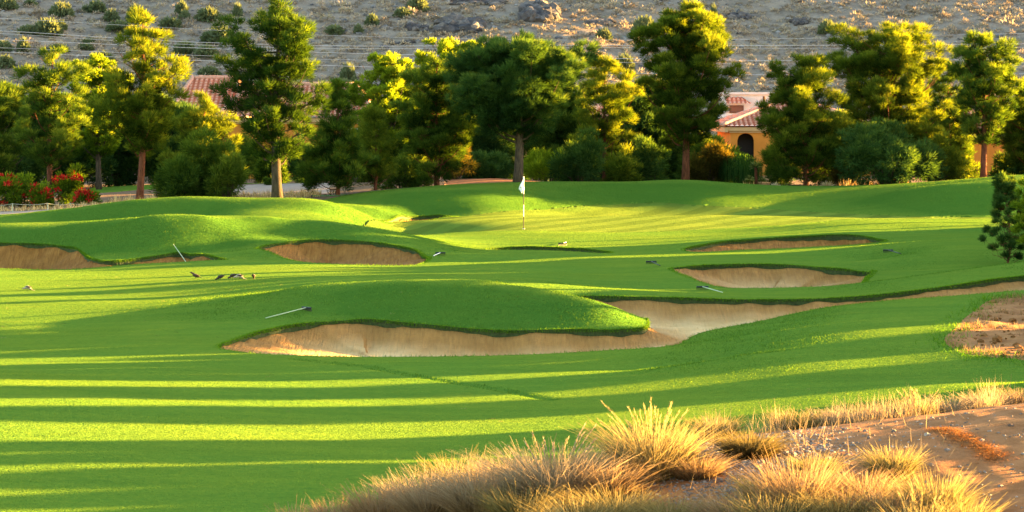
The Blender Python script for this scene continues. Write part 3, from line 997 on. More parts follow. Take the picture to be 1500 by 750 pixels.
def needles(cent, axis, rad, n, L, W, rng, spread=.75, up=.25):
    """needle sprays around puff centres: cent (m,3), axis (m,3), rad (m,), n per puff"""
    m = len(cent)
    c = np.repeat(cent, n, 0); ax = np.repeat(axis, n, 0); r = np.repeat(rad, n)[:, None]
    o = rng.normal(0, 1, (m * n, 3)); o /= np.linalg.norm(o, axis=1, keepdims=True) + 1e-6
    o *= rng.uniform(0, 1, (m * n, 1)) ** .45
    d = o * spread + ax * .55 + np.array([0, 0, up]); d += rng.normal(0, .18, d.shape)
    d /= np.linalg.norm(d, axis=1, keepdims=True) + 1e-6
    s = np.cross(d, rng.normal(0, 1, d.shape)); s /= np.linalg.norm(s, axis=1, keepdims=True) + 1e-6
    b = c + o * r * np.array([1, 1, .72])
    l = L * rng.uniform(.6, 1.25, (m * n, 1)); w = W * rng.uniform(.7, 1.3, (m * n, 1))
    V = np.stack([b - s * w, b + s * w, b + d * l], 1).reshape(-1, 3)
    t = np.clip((o * np.array([0, 0, 1])).sum(1) * .5 + .5, 0, 1)
    return V, t


def make_tree(name, label, cat, base, H, prof, crown0, leaf, bark, seed, limbs=34, trunk_r=.16, lean=0.0, n_need=48, puff=.19, pad=.37, L=.21, W=.0145,
              group=None, rise=.35, tint=.5, density=1.0, asym=None, bare=0.13, depth_k=.9, upturn=.25):
    """prof: list of (height fraction, radius in m); crown0: height of the lowest limb"""
    rng = np.random.default_rng(seed)
    x0, y0, z0 = base
    root = empty(name, base)
    tag(root, label, cat, group)
    tb = MB()
    # trunk
    tp, tr_ = [], []
    wx, wy = rng.uniform(-.12, .12, 2)
    for i in range(9):
        f = i / 8
        tp.append((lean * f + wx * math.sin(f * 4), wy * math.sin(f * 5), -.25 + (H * .97 + .25) * f))
        tr_.append(trunk_r * ((1 - f) ** .8 * .93 + .07) * (1.25 if i == 0 else 1))
    tb.tube(tp, tr_, 9)
    ph = np.array([p[0] for p in prof]) * H; pr = np.array([p[1] for p in prof])
    cents, axes, rads, dep = [], [], [], []
    ga = rng.uniform(0, 6.28)
    limbs = int(limbs * 1.08)
    hs = crown0 + (H - crown0) * (np.arange(limbs) + rng.uniform(-.4, .4, limbs)) / limbs
    for i, h in enumerate(hs):
        h = min(max(h, crown0), H * .985)
        ga += 2.4 + rng.uniform(-.5, .5)
        rad = float(np.interp(h, ph, pr)) * rng.uniform(.55, 1.0) * (1.32 if rng.uniform() < (.16 if H > 4 else 0) else 1.0)
        rad = max(.22, rad * 1.1 - .08)
        ca, sa = math.cos(ga), math.sin(ga) * depth_k
        if asym is not None:
            rad *= (1 + asym * ca)
        f = h / H
        sx = lean * f + wx * math.sin(f * 4); sy = wy * math.sin(f * 5)
        st = np.array([sx, sy, h])
        pts = []
        rs = rise * rng.uniform(.6, 1.4)
        fz = min(1.0, max(-.1, (H * rng.uniform(.84, 1.06) - .2 - h) / rad) / (rs + upturn))      # limbs stop below the tree top
        for k in range(5):
            t = k / 4
            pts.append(st + np.array([ca * rad * t, sa * rad * t, rad * fz * (rs * t + upturn * t * t) - rad * .12 * math.sin(t * 3)]) + rng.normal(0, .035, 3) * (k > 0))
        lr = max(.012, trunk_r * .34 * (1 - f * .6))
        tb.tube([tuple(p) for p in pts], [lr * (1 - .8 * k / 4) for k in range(5)], 5, cap=False)
        if rng.uniform() < bare:
            continue
        # flat pads of foliage along the outer part of the limb, gaps in between
        npad = 1 + int(rad > .7) + int(rad > 1.35) + int(rad > 2.1)
        tpad = [1.0] if npad == 1 else list(np.linspace(.48, 1.0, npad) + rng.uniform(-.06, .06, npad))
        for t in tpad:
            t = min(t, 1.0); kf = t * 4; k0 = min(int(kf), 3)
            c = pts[k0] * (1 - (kf - k0)) + pts[k0 + 1] * (kf - k0)
            c = c + rng.normal(0, .10 + .08 * rad, 3) * np.array([1, 1, .4]) * (t < .95)
            pr_ = (.26 + .13 * min(rad, 2.0)) * rng.uniform(.75, 1.25) * (pad / .36)
            npf = max(4, int(11 * density * (pr_ / .42) ** 1.6))
            o = rng.normal(0, 1, (npf, 3)); o /= np.linalg.norm(o, axis=1, keepdims=True); o *= rng.uniform(.35, 1, (npf, 1))
            ptint = rng.normal(0, .10)
            tb.tube([tuple(c - np.array([ca, sa, .2]) * pr_), tuple(c + np.array([ca, sa, .45]) * pr_ * .6)], [lr * .3, lr * .1], 4, cap=False)
            for oo in o:
                cents.append(c + oo * np.array([1, 1, .55]) * pr_ + np.array([0, 0, .05])); a = oo * .7 + np.array([ca * .5, sa * .5, .45]); axes.append(a / np.linalg.norm(a))
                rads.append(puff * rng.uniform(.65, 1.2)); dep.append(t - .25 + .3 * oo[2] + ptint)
        if rad > .9 and f < .85:
            for q in range(2):
                c = st * .55 + pts[2] * .45 + rng.normal(0, .15, 3)
                cents.append(c); axes.append(np.array([ca, sa, .4])); rads.append(puff * 1.5); dep.append(.25)
    # leader
    for q in range(int(5 * density)):
        cents.append(np.array([lean * .97 + rng.normal(0, .12), rng.normal(0, .12), H * (.93 + .07 * q / 5)])); axes.append(np.array([0, 0, 1.])); rads.append(puff * .7); dep.append(1)
    cents = np.array(cents); axes = np.array(axes); rads = np.array(rads); dep = np.array(dep)
    V, t = needles(cents, axes, rads, n_need, L, W, rng)
    pv = np.clip(tint + rng.normal(0, .13, len(cents)) + (dep - .75) * .7, 0, 1)  # tint carries top light: pad tops paler, inner foliage darker
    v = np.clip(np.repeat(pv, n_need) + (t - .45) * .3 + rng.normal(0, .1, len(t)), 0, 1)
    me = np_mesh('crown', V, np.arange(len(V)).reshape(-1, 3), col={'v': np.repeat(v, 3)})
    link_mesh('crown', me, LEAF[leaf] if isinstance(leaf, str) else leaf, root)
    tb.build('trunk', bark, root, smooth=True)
    return root


def make_bush(name, label, cat, base, rx, rz, leaf, seed, n=220, tint=.5, puff=.3, L=.2, W=.02, n_need=55, ry=None, group=None, zc=.45, lumps=9, bark=None):
    """a shrub to the ground: several lumps of leaf puffs on short stems"""
    rng = np.random.default_rng(seed)
    ry = ry or rx * .8
    root = empty(name, base)
    tag(root, label, cat, group)
    tb = MB()
    lc = []
    for i in range(lumps):
        a = rng.uniform(0, 6.28); r = rng.uniform(.15, .75) ** .7
        lc.append((math.cos(a) * rx * r, math.sin(a) * ry * r, rz * rng.uniform(.25, 1.0) * (1 - .45 * r)))
        tb.tube([(lc[-1][0] * .1, lc[-1][1] * .1, -.15), (lc[-1][0] * .45, lc[-1][1] * .45, lc[-1][2] * .5), lc[-1]], [.06, .04, .012], 5, cap=False)
    lc = np.array(lc)
    k = rng.integers(0, lumps, n)
    o = rng.normal(0, 1, (n, 3)); o /= np.linalg.norm(o, axis=1, keepdims=True)
    o *= rng.uniform(.45, 1.0, (n, 1))
    c = lc[k] + o * np.array([rx * .42, ry * .42, rz * .33])
    c[:, 2] = np.abs(c[:, 2] - .1) + .1
    ax = o / (np.linalg.norm(o, axis=1, keepdims=True) + 1e-6)
    V, t = needles(c, ax, puff * rng.uniform(.6, 1.25, n), n_need, L, W, rng, up=.3)
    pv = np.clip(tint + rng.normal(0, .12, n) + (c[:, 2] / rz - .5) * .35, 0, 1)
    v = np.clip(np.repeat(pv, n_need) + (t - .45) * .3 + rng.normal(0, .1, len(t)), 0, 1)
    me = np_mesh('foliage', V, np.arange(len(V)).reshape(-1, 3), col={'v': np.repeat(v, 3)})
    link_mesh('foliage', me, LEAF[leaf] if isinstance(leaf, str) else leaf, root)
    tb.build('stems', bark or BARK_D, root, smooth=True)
    return root


def at(px, Y, dz=0.0):
    x = (px - 750) * Y / F
    return (x, Y, zt(x, Y) - .03 + dz)


def tree_px(px, Y, top, prof_px, crown_px, low=.3, **kw):
    """tree standing at photo column px and depth Y whose top reaches photo row `top`; profile as (row, half width in px)"""
    b = at(px, Y)
    zt_ = CZ - (top - HY) * Y / F
    H = zt_ - b[2]
    k = Y / F
    prof = sorted(((CZ - (r - HY) * k - b[2]) / H, w * k) for r, w in prof_px)
    c0 = CZ - (crown_px - HY) * k - b[2]
    return make_tree(base=b, H=H, prof=prof, crown0=max(low, c0), **kw)


PG = 'pines standing behind the golf green'
T_ = tree_px
T_(75, 129, 76, [(76, 8), (110, 34), (150, 50), (190, 56), (230, 50), (262, 25)], 250, name='pine_tree', label='open pine with bare lower branches above the red flowers at left', cat='tree', leaf='pine', bark=BARK_R, seed=11, limbs=34, tint=.55, bare=.18, group=PG, trunk_r=.15, density=.95)
T_(145, 146, 84, [(84, 10), (110, 34), (170, 42), (240, 40)], 235, name='broadleaf_tree', label='yellow-green leafy tree between the two left pines', cat='tree', leaf='lime', bark=BARK_D, seed=12, limbs=40, tint=.66, pad=.36, L=.15, W=.03, rise=.7)
T_(203, 123, 17, [(17, 6), (45, 26), (75, 36), (110, 46), (150, 62), (190, 62), (225, 40), (240, 20)], 232, name='pine_tree', label='tall golden pine with a reddish trunk at left', cat='tree', leaf='gold', bark=BARK_R, seed=13, limbs=44, tint=.56, group=PG, trunk_r=.17, lean=.25)
T_(300, 137, 140, [(140, 3), (170, 18), (210, 34), (260, 44), (285, 40)], 280, name='pine_tree', label='young lit cone-shaped pine behind the low dark bush', cat='tree', leaf='gold', bark=BARK_R, seed=14, limbs=50, tint=.6, group=PG, rise=.5, trunk_r=.1)
T_(407, 119.5, 4, [(4, 8), (30, 24), (50, 36), (75, 60), (92, 80), (110, 54), (140, 66), (170, 62), (200, 54), (235, 40), (250, 16)], 245, name='pine_tree', label='tall dark layered pine with a grey trunk rising from the lawn', cat='tree', leaf='pine', bark=BARK_G, seed=25, limbs=52, tint=.24, group=PG, trunk_r=.235, bare=.08, density=.95, upturn=.35)
T_(495, 127.5, 120, [(120, 2), (150, 10), (190, 23), (230, 36), (265, 50), (288, 46)], 286, name='pine_tree', label='dense dark cone-shaped pine in front of the tiled house', cat='tree', leaf='pine', bark=BARK_R, seed=16, limbs=64, tint=.42, group=PG, rise=.3, trunk_r=.1)
T_(549, 131, 160, [(160, 3), (190, 14), (230, 26), (270, 32), (284, 28)], 282, name='pine_tree', label='small narrow lit pine right of the dense dark cone pine', cat='tree', leaf='gold', bark=BARK_R, seed=17, limbs=46, tint=.5, group=PG, rise=.4, trunk_r=.08)
T_(574, 147, 86, [(80, 6), (105, 30), (150, 46), (220, 44)], 230, name='broadleaf_tree', label='lime-coloured leafy tree behind the small narrow pine', cat='tree', leaf='lime', bark=BARK_D, seed=18, limbs=48, tint=.78, pad=.36, L=.15, W=.03, rise=.75)
T_(640, 134, 84, [(84, 6), (110, 30), (150, 46), (200, 60), (250, 50), (268, 25)], 262, name='pine_tree', label='pine with a thin dark trunk left of the mulch mound', cat='tree', leaf='pine', bark=BARK_R, seed=19, limbs=54, tint=.52, group=PG, trunk_r=.13)
T_(664, 150, 60, [(54, 6), (80, 28), (130, 50), (200, 50)], 210, name='broadleaf_tree', label='yellow-topped leafy tree behind the pine with the thin dark trunk', cat='tree', leaf='lime', bark=BARK_D, seed=20, limbs=48, tint=.85, pad=.36, L=.15, W=.03, rise=.8)
T_(759, 131, 60, [(60, 16), (85, 56), (120, 82), (160, 92), (195, 96), (218, 70), (228, 30)], 215, name='pine_tree', label='broad round-crowned dark pine behind the flag', cat='tree', leaf='dark', bark=BARK_D, seed=21, limbs=42, tint=.62, group=PG, trunk_r=.24, rise=.55, pad=.50, n_need=66)
T_(886, 141, 86, [(86, 6), (115, 28), (160, 42), (215, 48), (262, 40)], 255, name='pine_tree', label='yellow-lit pine right of the round-crowned dark pine', cat='tree', leaf='gold', bark=BARK_R, seed=22, limbs=50, tint=.62, group=PG, rise=.5, trunk_r=.12)
T_(1004, 136.5, 2, [(2, 10), (30, 34), (60, 52), (95, 66), (130, 66), (165, 74), (195, 66), (222, 36)], 218, name='pine_tree', label='tallest pine right of the flag with rust-tinged lower branches', cat='tree', leaf='gold', bark=BARK_R, seed=43, limbs=50, tint=.42, group=PG, trunk_r=.2, upturn=.45, pad=.44, n_need=64)
T_(1181, 136, 86, [(86, 8), (110, 32), (150, 46), (200, 54), (250, 58), (276, 48)], 272, name='pine_tree', label='pale cone-shaped pine in front of the right house', cat='tree', leaf='gold', bark=BARK_R, seed=24, limbs=60, tint=.5, group=PG, rise=.4, trunk_r=.13)
T_(1302, 140, 46, [(46, 14), (75, 52), (110, 72), (150, 78), (200, 70), (250, 50)], 245, name='pine_tree', label='broad golden pine rising behind the big dark shrub', cat='tree', leaf='gold', bark=BARK_R, seed=26, limbs=60, tint=.56, group=PG, trunk_r=.2, rise=.55)
T_(1389, 149, 92, [(92, 14), (130, 30), (180, 38), (240, 36)], 235, name='pine_tree', label='smaller pine half hidden between two larger pines at right', cat='tree', leaf='pine', bark=BARK_R, seed=27, limbs=40, tint=.55, group=PG, trunk_r=.12, rise=.5)
T_(1440, 136, 54, [(54, 16), (80, 34), (120, 46), (160, 48), (200, 38), (222, 16)], 214, name='pine_tree', label='pine with a bare reddish trunk before the orange wall', cat='tree', leaf='pine', bark=BARK_R, seed=28, limbs=46, tint=.52, group=PG, trunk_r=.17, upturn=.4)
T_(1510, 139, 118, [(118, 10), (150, 34), (200, 46), (250, 40)], 245, name='pine_tree', label='pine cut off by the right edge of the photo', cat='tree', leaf='gold', bark=BARK_R, seed=29, limbs=40, tint=.45, group=PG, trunk_r=.14)
T_(-8, 140, 122, [(122, 20), (150, 44), (200, 56), (260, 54)], 265, name='pine_tree', label='dark pine cut off by the left edge of the photo', cat='tree', leaf='pine', bark=BARK_D, seed=30, limbs=46, tint=.4, group=PG, trunk_r=.15)
# two young pines on the right mound
T_(1474, 84.5, 266, [(266, 4), (285, 14), (310, 22), (340, 30), (365, 36), (380, 38)], 384, name='young_pine', label='small young dark pine on the right grass mound', cat='tree', leaf='dark', bark=BARK_R, seed=31, limbs=64, tint=.5, trunk_r=.035, puff=.09, pad=.13, L=.12, W=.010, n_need=60, rise=.28, bare=0.0, density=2.4, low=.02)
T_(1521, 83, 225, [(225, 4), (270, 18), (320, 30), (370, 34)], 372, name='young_pine', label='lit young pine cut off by the right edge beside the small dark one', cat='tree', leaf='lime', bark=BARK_R, seed=32, limbs=60, tint=.5, trunk_r=.04, puff=.1, pad=.14, L=.13, W=.010, n_need=60, rise=.35, bare=0.0, density=2.2, low=.08)

# dim trees further back that close the gaps
BG = 'dim trees filling the gaps behind the front pines'
for i, (px, Y, top, w, bot, leaf, tint, lab) in enumerate((
        (35, 152, 150, 60, 268, 'dark', .5, 'dim tree behind the open pine at far left'),
        (120, 156, 165, 60, 266, 'dark', .4, 'dark tree mass behind the leafy tree at left'),
        (235, 152, 150, 50, 262, 'dark', .5, 'dark tree behind the tall golden pine'),
        (345, 158, 178, 34, 262, 'pine', .4, 'low dim tree left of the tall layered pine'),
        (610, 152, 150, 50, 266, 'pine', .4, 'dim tree filling the gap left of the thin-trunked pine'),
        (705, 156, 130, 46, 262, 'dark', .45, 'dark tree behind the left side of the round-crowned pine'),
        (830, 152, 130, 40, 262, 'pine', .5, 'tree behind the right side of the round-crowned pine'),
        (945, 150, 122, 40, 264, 'dark', .5, 'dark bushy tree left of the tallest pine'),
        (1036, 152, 205, 24, 262, 'pine', .5, 'low tree right of the tallest pine trunk'),
        (1235, 154, 170, 34, 264, 'pine', .55, 'low tree between the pale cone pine and the broad golden pine'),
        (1365, 154, 170, 44, 262, 'gold', .5, 'lit low tree behind the big dark shrub'))):
    if not (i in (3,)):
        T_(px, Y, top, [(top, 10), (top + 25, w * .7), ((top + bot) / 2, w), (bot, w * .8)], bot - 4, name='background_tree', label=lab, cat='tree', leaf=leaf, bark=BARK_D, seed=60 + i, limbs=42, tint=tint, trunk_r=.12, puff=.3, pad=.5, n_need=50, L=.24, W=.028, rise=.45)

B_ = make_bush
B_('bush', 'large rounded dark shrub below the broad golden pine', 'bush', at(1300, 135.5), 2.55, 3.1, 'dark', 71, n=620, tint=.52, puff=.3, lumps=16)
B_('bush', 'lit olive bush at the right flank of the large dark shrub', 'bush', at(1372, 137.5), 1.25, 2.4, 'gold', 72, n=220, tint=.5)
B_('bush', 'wide dark low pine bush left of the grey-trunked pine', 'bush', at(290, 128.5), 1.9, 2.9, 'pine', 73, n=460, tint=.38, lumps=14)
B_('bush', 'rounded grey-green bush right of the wide dark low bush', 'bush', at(333, 127.5), .8, 2.0, 'pine', 74, n=150, tint=.62)
B_('bush', 'bright yellow-green bush right of the flag pine trunk', 'bush', at(805, 139), 1.5, 1.5, 'lime', 75, n=230, tint=.68)
B_('bush', 'dark rounded bush under the right side of the round-crowned pine', 'bush', at(848, 136), 1.2, 2.7, 'dark', 76, n=280, tint=.5)
B_('bush', 'olive bush below the yellow-lit pine', 'bush', at(905, 138), 1.1, 2.0, 'gold', 77, n=180, tint=.45)
B_('bush', 'dark bush left of the tallest pine trunk', 'bush', at(955, 140), 1.3, 2.6, 'dark', 78, n=260, tint=.55)
B_('bush', 'rust-tinged bush right of the tallest pine trunk', 'bush', at(1035, 141), 1.2, 2.0, 'rust', 79, n=220, tint=.45)
B_('bush', 'low dark bush behind the mulch mound', 'bush', at(715, 147), 1.5, 1.7, 'dark', 80, n=220, tint=.5)
B_('bush', 'rust-coloured bush at the left end of the mulch mound', 'bush', at(668, 143), .9, 1.5, 'rust', 81, n=120, tint=.5)
B_('bush', 'olive bush below the lime-coloured leafy tree', 'bush', at(590, 136), 1.1, 1.7, 'pine', 82, n=180, tint=.5)
B_('bush', 'small clipped ball bush right of the grey trunk shadow', 'bush', at(392, 146), .3, .5, 'pine', 83, n=40, tint=.5, puff=.12, L=.1, lumps=3)
B_('bush', 'dim low bush left of the grey-trunked pine', 'bush', at(352, 150), 1.1, 2.9, 'pine', 84, n=260, tint=.45)
B_('bush', 'dry reddish bush between the pale cone pine and the dark shrub', 'bush', at(1232, 141), .9, 2.7, 'rust', 85, n=170, tint=.6)

UG = 'low dark bushes filling the base of the tree belt'
for i, (px, Y, rx, rz, leaf, lab) in enumerate((
        (22, 147, 1.6, 3.4, 'dark', 'dark bush behind the red flowers at the far left'), (110, 150, 1.7, 3.6, 'dark', 'dark bush behind the trunk of the open pine'),
        (172, 152, 1.3, 3.2, 'dark', 'dark bush in the gap left of the reddish trunk'), (238, 152, 1.6, 3.6, 'pine', 'dim bush right of the reddish trunk'),
        (448, 156, .8, 2.6, 'dark', 'dark bush before the house right of the grey trunk'), (525, 146, 1.2, 3.0, 'dark', 'dark bush between the dense cone pine and the small narrow pine'),
        (612, 148, 1.6, 3.4, 'dark', 'dark bush left of the thin dark trunk'), (690, 152, 1.5, 3.8, 'dark', 'tall dark bush behind the mulch mound, left'),
        (735, 153, 1.5, 3.4, 'dark', 'dark bush right behind the trunk of the round-crowned pine'), (785, 152, 1.4, 3.6, 'pine', 'dim bush right of the round-crowned pine trunk'),
        (872, 150, 1.3, 3.0, 'dark', 'dark bush behind the yellow-lit pine'), (928, 152, 1.5, 4.2, 'dark', 'tall dark bush in the gap before the tallest pine'),
        (985, 150, 1.3, 3.0, 'pine', 'olive bush directly behind the tallest pine trunk'), (1022, 148, 1.0, 2.6, 'pine', 'dim bush just right of the tallest pine trunk'),
        (1062, 150, 1.0, 2.2, 'pine', 'dim bush behind the weeping shrub'), (1150, 148, 1.1, 2.8, 'pine', 'olive bush left behind the pale cone pine'), (1222, 146, 1.3, 3.2, 'pine', 'olive bush right behind the pale cone pine'),
        (1398, 150, 1.2, 3.0, 'gold', 'lit bush left of the bare reddish trunk at right'), (1478, 148, .9, 2.2, 'pine', 'dim bush right of the bare reddish trunk at right'),
        (400, 158, .9, 2.2, 'pine', 'dim bush behind the grey trunk, in front of the house wall'))):
    B_('bush', lab, 'bush', at(px, Y), rx, rz, leaf, 700 + i, n=int(110 + 40 * rx * rz), tint=.42, puff=.3, W=.026, lumps=10, group=UG)

# ================================================================== HOUSES
def tile_mat():
    t = NT('clay_roof_tile')
    p = t.pos()
    n = t.noise(p, 3.2, 3, .6); n2 = t.noise(p, 14, 3, .6)
    c = t.mix(t.maprange(n, .35, .65), (.34, .075, .035), (.46, .14, .075))
    c = t.mix(t.math('MULTIPLY', t.maprange(n2, .52, .7), .55), c, (.50, .24, .16))
    v = t.attr('v')
    c = t.mix(t.math('MULTIPLY', v, .75), c, (.66, .40, .29))
    return t.done(t.principled(c, .85, spec=.15))


M_TILE = tile_mat()
M_CAP = simple_mat('ridge_cap_tile', (.48, .24, .16), var=.3, scale=5)


def stucco(name, col):
    t = NT(name); p = t.pos()
    n = t.noise(p, .8, 5, .6); n2 = t.noise(p, 30, 3)
    c = t.mix(t.maprange(n, .3, .7), tuple(x * .82 for x in col), tuple(x * 1.08 for x in col))
    return t.done(t.principled(c, .92, t.bump(n2, .3, .01), spec=.1))


M_ST = stucco('ochre_stucco', (.54, .20, .032))
M_ST2 = stucco('ochre_stucco_deep', (.56, .19, .03))
M_TRIM = stucco('tan_trim', (.50, .32, .15))
M_CREAM = stucco('cream_stucco', (.60, .59, .56))
M_DARK = simple_mat('dark_opening', (.02, .015, .012), rough=.4)
M_GLASS = simple_mat('window_glass', (.03, .04, .05), rough=.08, spec=.6)
M_WHITE = simple_mat('white_paint', (.75, .73, .70), rough=.5, var=.05)
M_IRON = simple_mat('black_iron', (.02, .018, .016), rough=.5)
M_WOOD = simple_mat('brown_post_wood', (.12, .05, .025))


def tiled_plane(a, b, c, d, parent, name='roof_slope'):
    """clay barrel tiles on the slope with eave a->b and ridge d->c"""
    a, b, c, d = map(np.array, (a, b, c, d))
    u = (b - a) / np.linalg.norm(b - a)
    wd = np.linalg.norm(b - a)
    x0 = np.dot(d - a, u); x1 = np.dot(c - a, u)
    up = (d - a) - u * x0; sl = np.linalg.norm(up); upn = up / sl
    nrm = np.cross(u, upn); nrm = nrm if nrm[2] > 0 else -nrm
    per, course = .30, .42
    nu = int(wd / per * 6) + 1; nvv = max(2, int(sl / course))
    xs = np.linspace(0, wd, nu)
    V, vals = [], []
    for j in range(nvv):
        for e in (0, 1):
            f = (j + e * .995) / nvv
            xl, xr = x0 * f, wd + (x1 - wd) * f
            xc = np.clip(xs, xl, xr)
            w = np.abs(np.cos(math.pi * xs / per))
            h = .085 * w + (.05 if e == 0 else .0)
            V.append(a + xc[:, None] * u + (upn * sl * f) + nrm * h[:, None])
            vals.append((w > .75) * (.9 if e == 0 else .15) + 0 * w)
    V = np.concatenate(V); rowsn = nvv * 2
    i0 = (np.arange(rowsn - 1)[:, None] * nu + np.arange(nu - 1)[None]).ravel()
    me = np_mesh(name, V, np.stack([i0, i0 + 1, i0 + nu + 1, i0 + nu], 1), smooth=True, col={'v': np.concatenate(vals)})
    return link_mesh(name, me, M_TILE, parent)


def house(name, label, x0, x1, y0, y1, zg, ze, zr, wall, cat='house', over=.55, openings=(), extra=None, ridge_in=None):
    """hip-roofed stucco house, front wall at y0; openings: (kind, x, z, w, h)"""
    root = empty(name, ((x0 + x1) / 2, (y0 + y1) / 2, zg))
    tag(root, label, cat)
    ox, oy, oz = root.location
    def L(p): return (p[0] - ox, p[1] - oy, p[2] - oz)
    mb = MB()
    # front wall built in strips around its openings
    ops = sorted(openings, key=lambda o: o[1])
    cur = x0
    th = .3
    for kind, x, z, w, h in ops:
        if x - w / 2 > cur:
            mb.box(L(((cur + x - w / 2) / 2, y0, (zg - .3 + ze) / 2)), (x - w / 2 - cur, th, ze - zg + .3))
        if z > zg + .05:
            mb.box(L((x, y0, (zg - .3 + z) / 2)), (w, th, z - zg + .3))
        mb.box(L((x, y0, (z + h + ze) / 2)), (w, th, ze - z - h))
        cur = x + w / 2
    mb.box(L(((cur + x1) / 2, y0, (zg - .3 + ze) / 2)), (x1 - cur, th, ze - zg + .3))
    mb.box(L((x0 + th / 2, (y0 + y1) / 2 + .15, (zg - .3 + ze) / 2)), (th, y1 - y0 - .02, ze - zg + .3))
    mb.box(L((x1 - th / 2, (y0 + y1) / 2 + .15, (zg - .3 + ze) / 2)), (th, y1 - y0 - .02, ze - zg + .3))
    mb.box(L(((x0 + x1) / 2, y1, (zg - .3 + ze) / 2)), (x1 - x0, th, ze - zg + .3))
    mb.build('wall', wall, root)
    tr = MB()
    tr.box(L(((x0 + x1) / 2, y0 - .28, ze - .12)), (x1 - x0 + .5, .22, .22))
    tr.box(L(((x0 + x1) / 2, y0 - .19, ze - .29)), (x1 - x0 + .2, .10, .115))
    tr.box(L((x1 + .28, (y0 + y1) / 2, ze - .16)), (.22, y1 - y0 + .9, .30))
    tr.box(L((x0 - .28, (y0 + y1) / 2, ze - .16)), (.22, y1 - y0 + .9, .30))
    tr.build('eave_trim', M_TRIM, root)
    for kind, x, z, w, h in ops:
        if kind == 'window':
            fr = MB()
            for dx in (-w / 2 + .05, 0, w / 2 - .05): fr.box(L((x + dx, y0 + .02, z + h / 2)), (.09, .12, h))
            for dz in (.05, h - .05): fr.box(L((x, y0 + .015, z + dz)), (w, .10, .09))
            f = fr.build('window', M_WHITE, root)
            MB().box(L((x, y0 + .08, z + h / 2)), (w, .02, h)).build('pane', M_GLASS, f)
        elif kind == 'porch':
            # dark arched porch: back wall and a segmental arch
            MB().box(L((x, y0 + 1.6, z + h / 2)), (w + .8, .1, h + .4)).build('porch_wall', M_DARK, root)
            ar = MB()
            n = 14; vs = []
            for i in range(n + 1):
                t = i / n; xx = -w / 2 + w * t; zz = h - .42 * (1 - math.sqrt(max(0, 1 - (2 * t - 1) ** 2)))
                for yy in (-.15, .15): vs += [L((x + xx, y0 + yy, z + zz)), L((x + xx, y0 + yy, z + h + .003))]
            fs = []
            for i in range(n):
                q = i * 4; r = q + 4
                fs += [(q, r, r + 1, q + 1), (q + 2, q + 3, r + 3, r + 2), (q, q + 2, r + 2, r)]
            ar.add(vs, fs); ar.build('arch', wall, root)
        elif kind == 'niche':
            MB().box(L((x, y0 + .35, z + h / 2)), (w + .1, .08, h + .1)).build('niche', M_DARK, root)
    # hip roof
    e0, e1, f0, f1 = x0 - over, x1 + over, y0 - over, y1 + over
    ri = ridge_in if ridge_in is not None else min((f1 - f0) / 2, (e1 - e0) / 2 * .9)
    ym = (f0 + f1) / 2
    A, B_, C_, D = L((e0, f0, ze)), L((e1, f0, ze)), L((e1, f1, ze)), L((e0, f1, ze))
    R0, R1 = L((e0 + ri, ym, zr)), L((e1 - ri, ym, zr))
    rf = tiled_plane(A, B_, R1, R0, root, 'roof')
    tiled_plane(B_, C_, R1, R1, root, 'roof'); tiled_plane(D, A, R0, R0, root, 'roof'); tiled_plane(C_, D, R0, R1, root, 'roof')
    cp = MB()
    for p, q in ((A, R0), (B_, R1), (C_, R1), (D, R0), (R0, R1)):
        p, q = Vector(p), Vector(q); nn = max(3, int((q - p).length / .4))
        pts = [p.lerp(q, i / nn) + Vector((0, 0, .10)) for i in range(nn + 1)]
        cp.tube(pts, [.13 + .02 * (i % 2) for i in range(nn + 1)], 6)
    cp.build('ridge_caps', M_CAP, root, smooth=True)
    return root


def zpx(py, Y): return CZ - (py - HY) * Y / F
def xpx(px, Y): return (px - 750) * Y / F


Yh = 168.0
house('tile_roofed_house', 'ochre house with red tiled hip roof behind the tall layered pine', xpx(332, Yh), xpx(540, Yh), Yh, Yh + 10, .95, zpx(173, Yh), zpx(126, Yh + 5), M_ST,
      openings=[('niche', xpx(432, Yh), zpx(252, Yh), .6, .9), ('window', xpx(512, Yh), zpx(215, Yh), 1.2, 1.1)], ridge_in=1.6)
Yh = 176.0
house('tile_roofed_house', 'tiled house wing showing its roof left of the tall layered pine', xpx(262, Yh), xpx(345, Yh), Yh, Yh + 9, .95, zpx(168, Yh), zpx(116, Yh + 4), M_ST, ridge_in=.9)
Yh = 172.0
house('tile_roofed_house', 'ochre house with an arched porch beside the pale cone-shaped pine', xpx(1070, Yh), xpx(1275, Yh), Yh, Yh + 11, .95, zpx(186, Yh), zpx(148, Yh + 5), M_ST,
      openings=[('porch', xpx(1092, Yh), .95, 1.0, 2.6), ('window', xpx(1250, Yh), 2.0, 1.4, 1.2)], ridge_in=4.4)
Yh = 174.0
house('tile_roofed_house', 'deep orange house wall behind the bare-trunked pine at right', xpx(1378, Yh), xpx(1590, Yh), Yh, Yh + 10, .95, zpx(196, Yh), zpx(158, Yh + 5), M_ST2,
      openings=[('window', xpx(1441, Yh), zpx(272, Yh), 1.45, .45)], ridge_in=4.4)
Yh = 174.0
house('tile_roofed_house', 'tiled roof corner between the yellow-lit pine and the tallest pine', xpx(860, Yh), xpx(938, Yh), Yh, Yh + 9, .95, zpx(196, Yh), zpx(154, Yh + 4), M_ST, ridge_in=1.5)

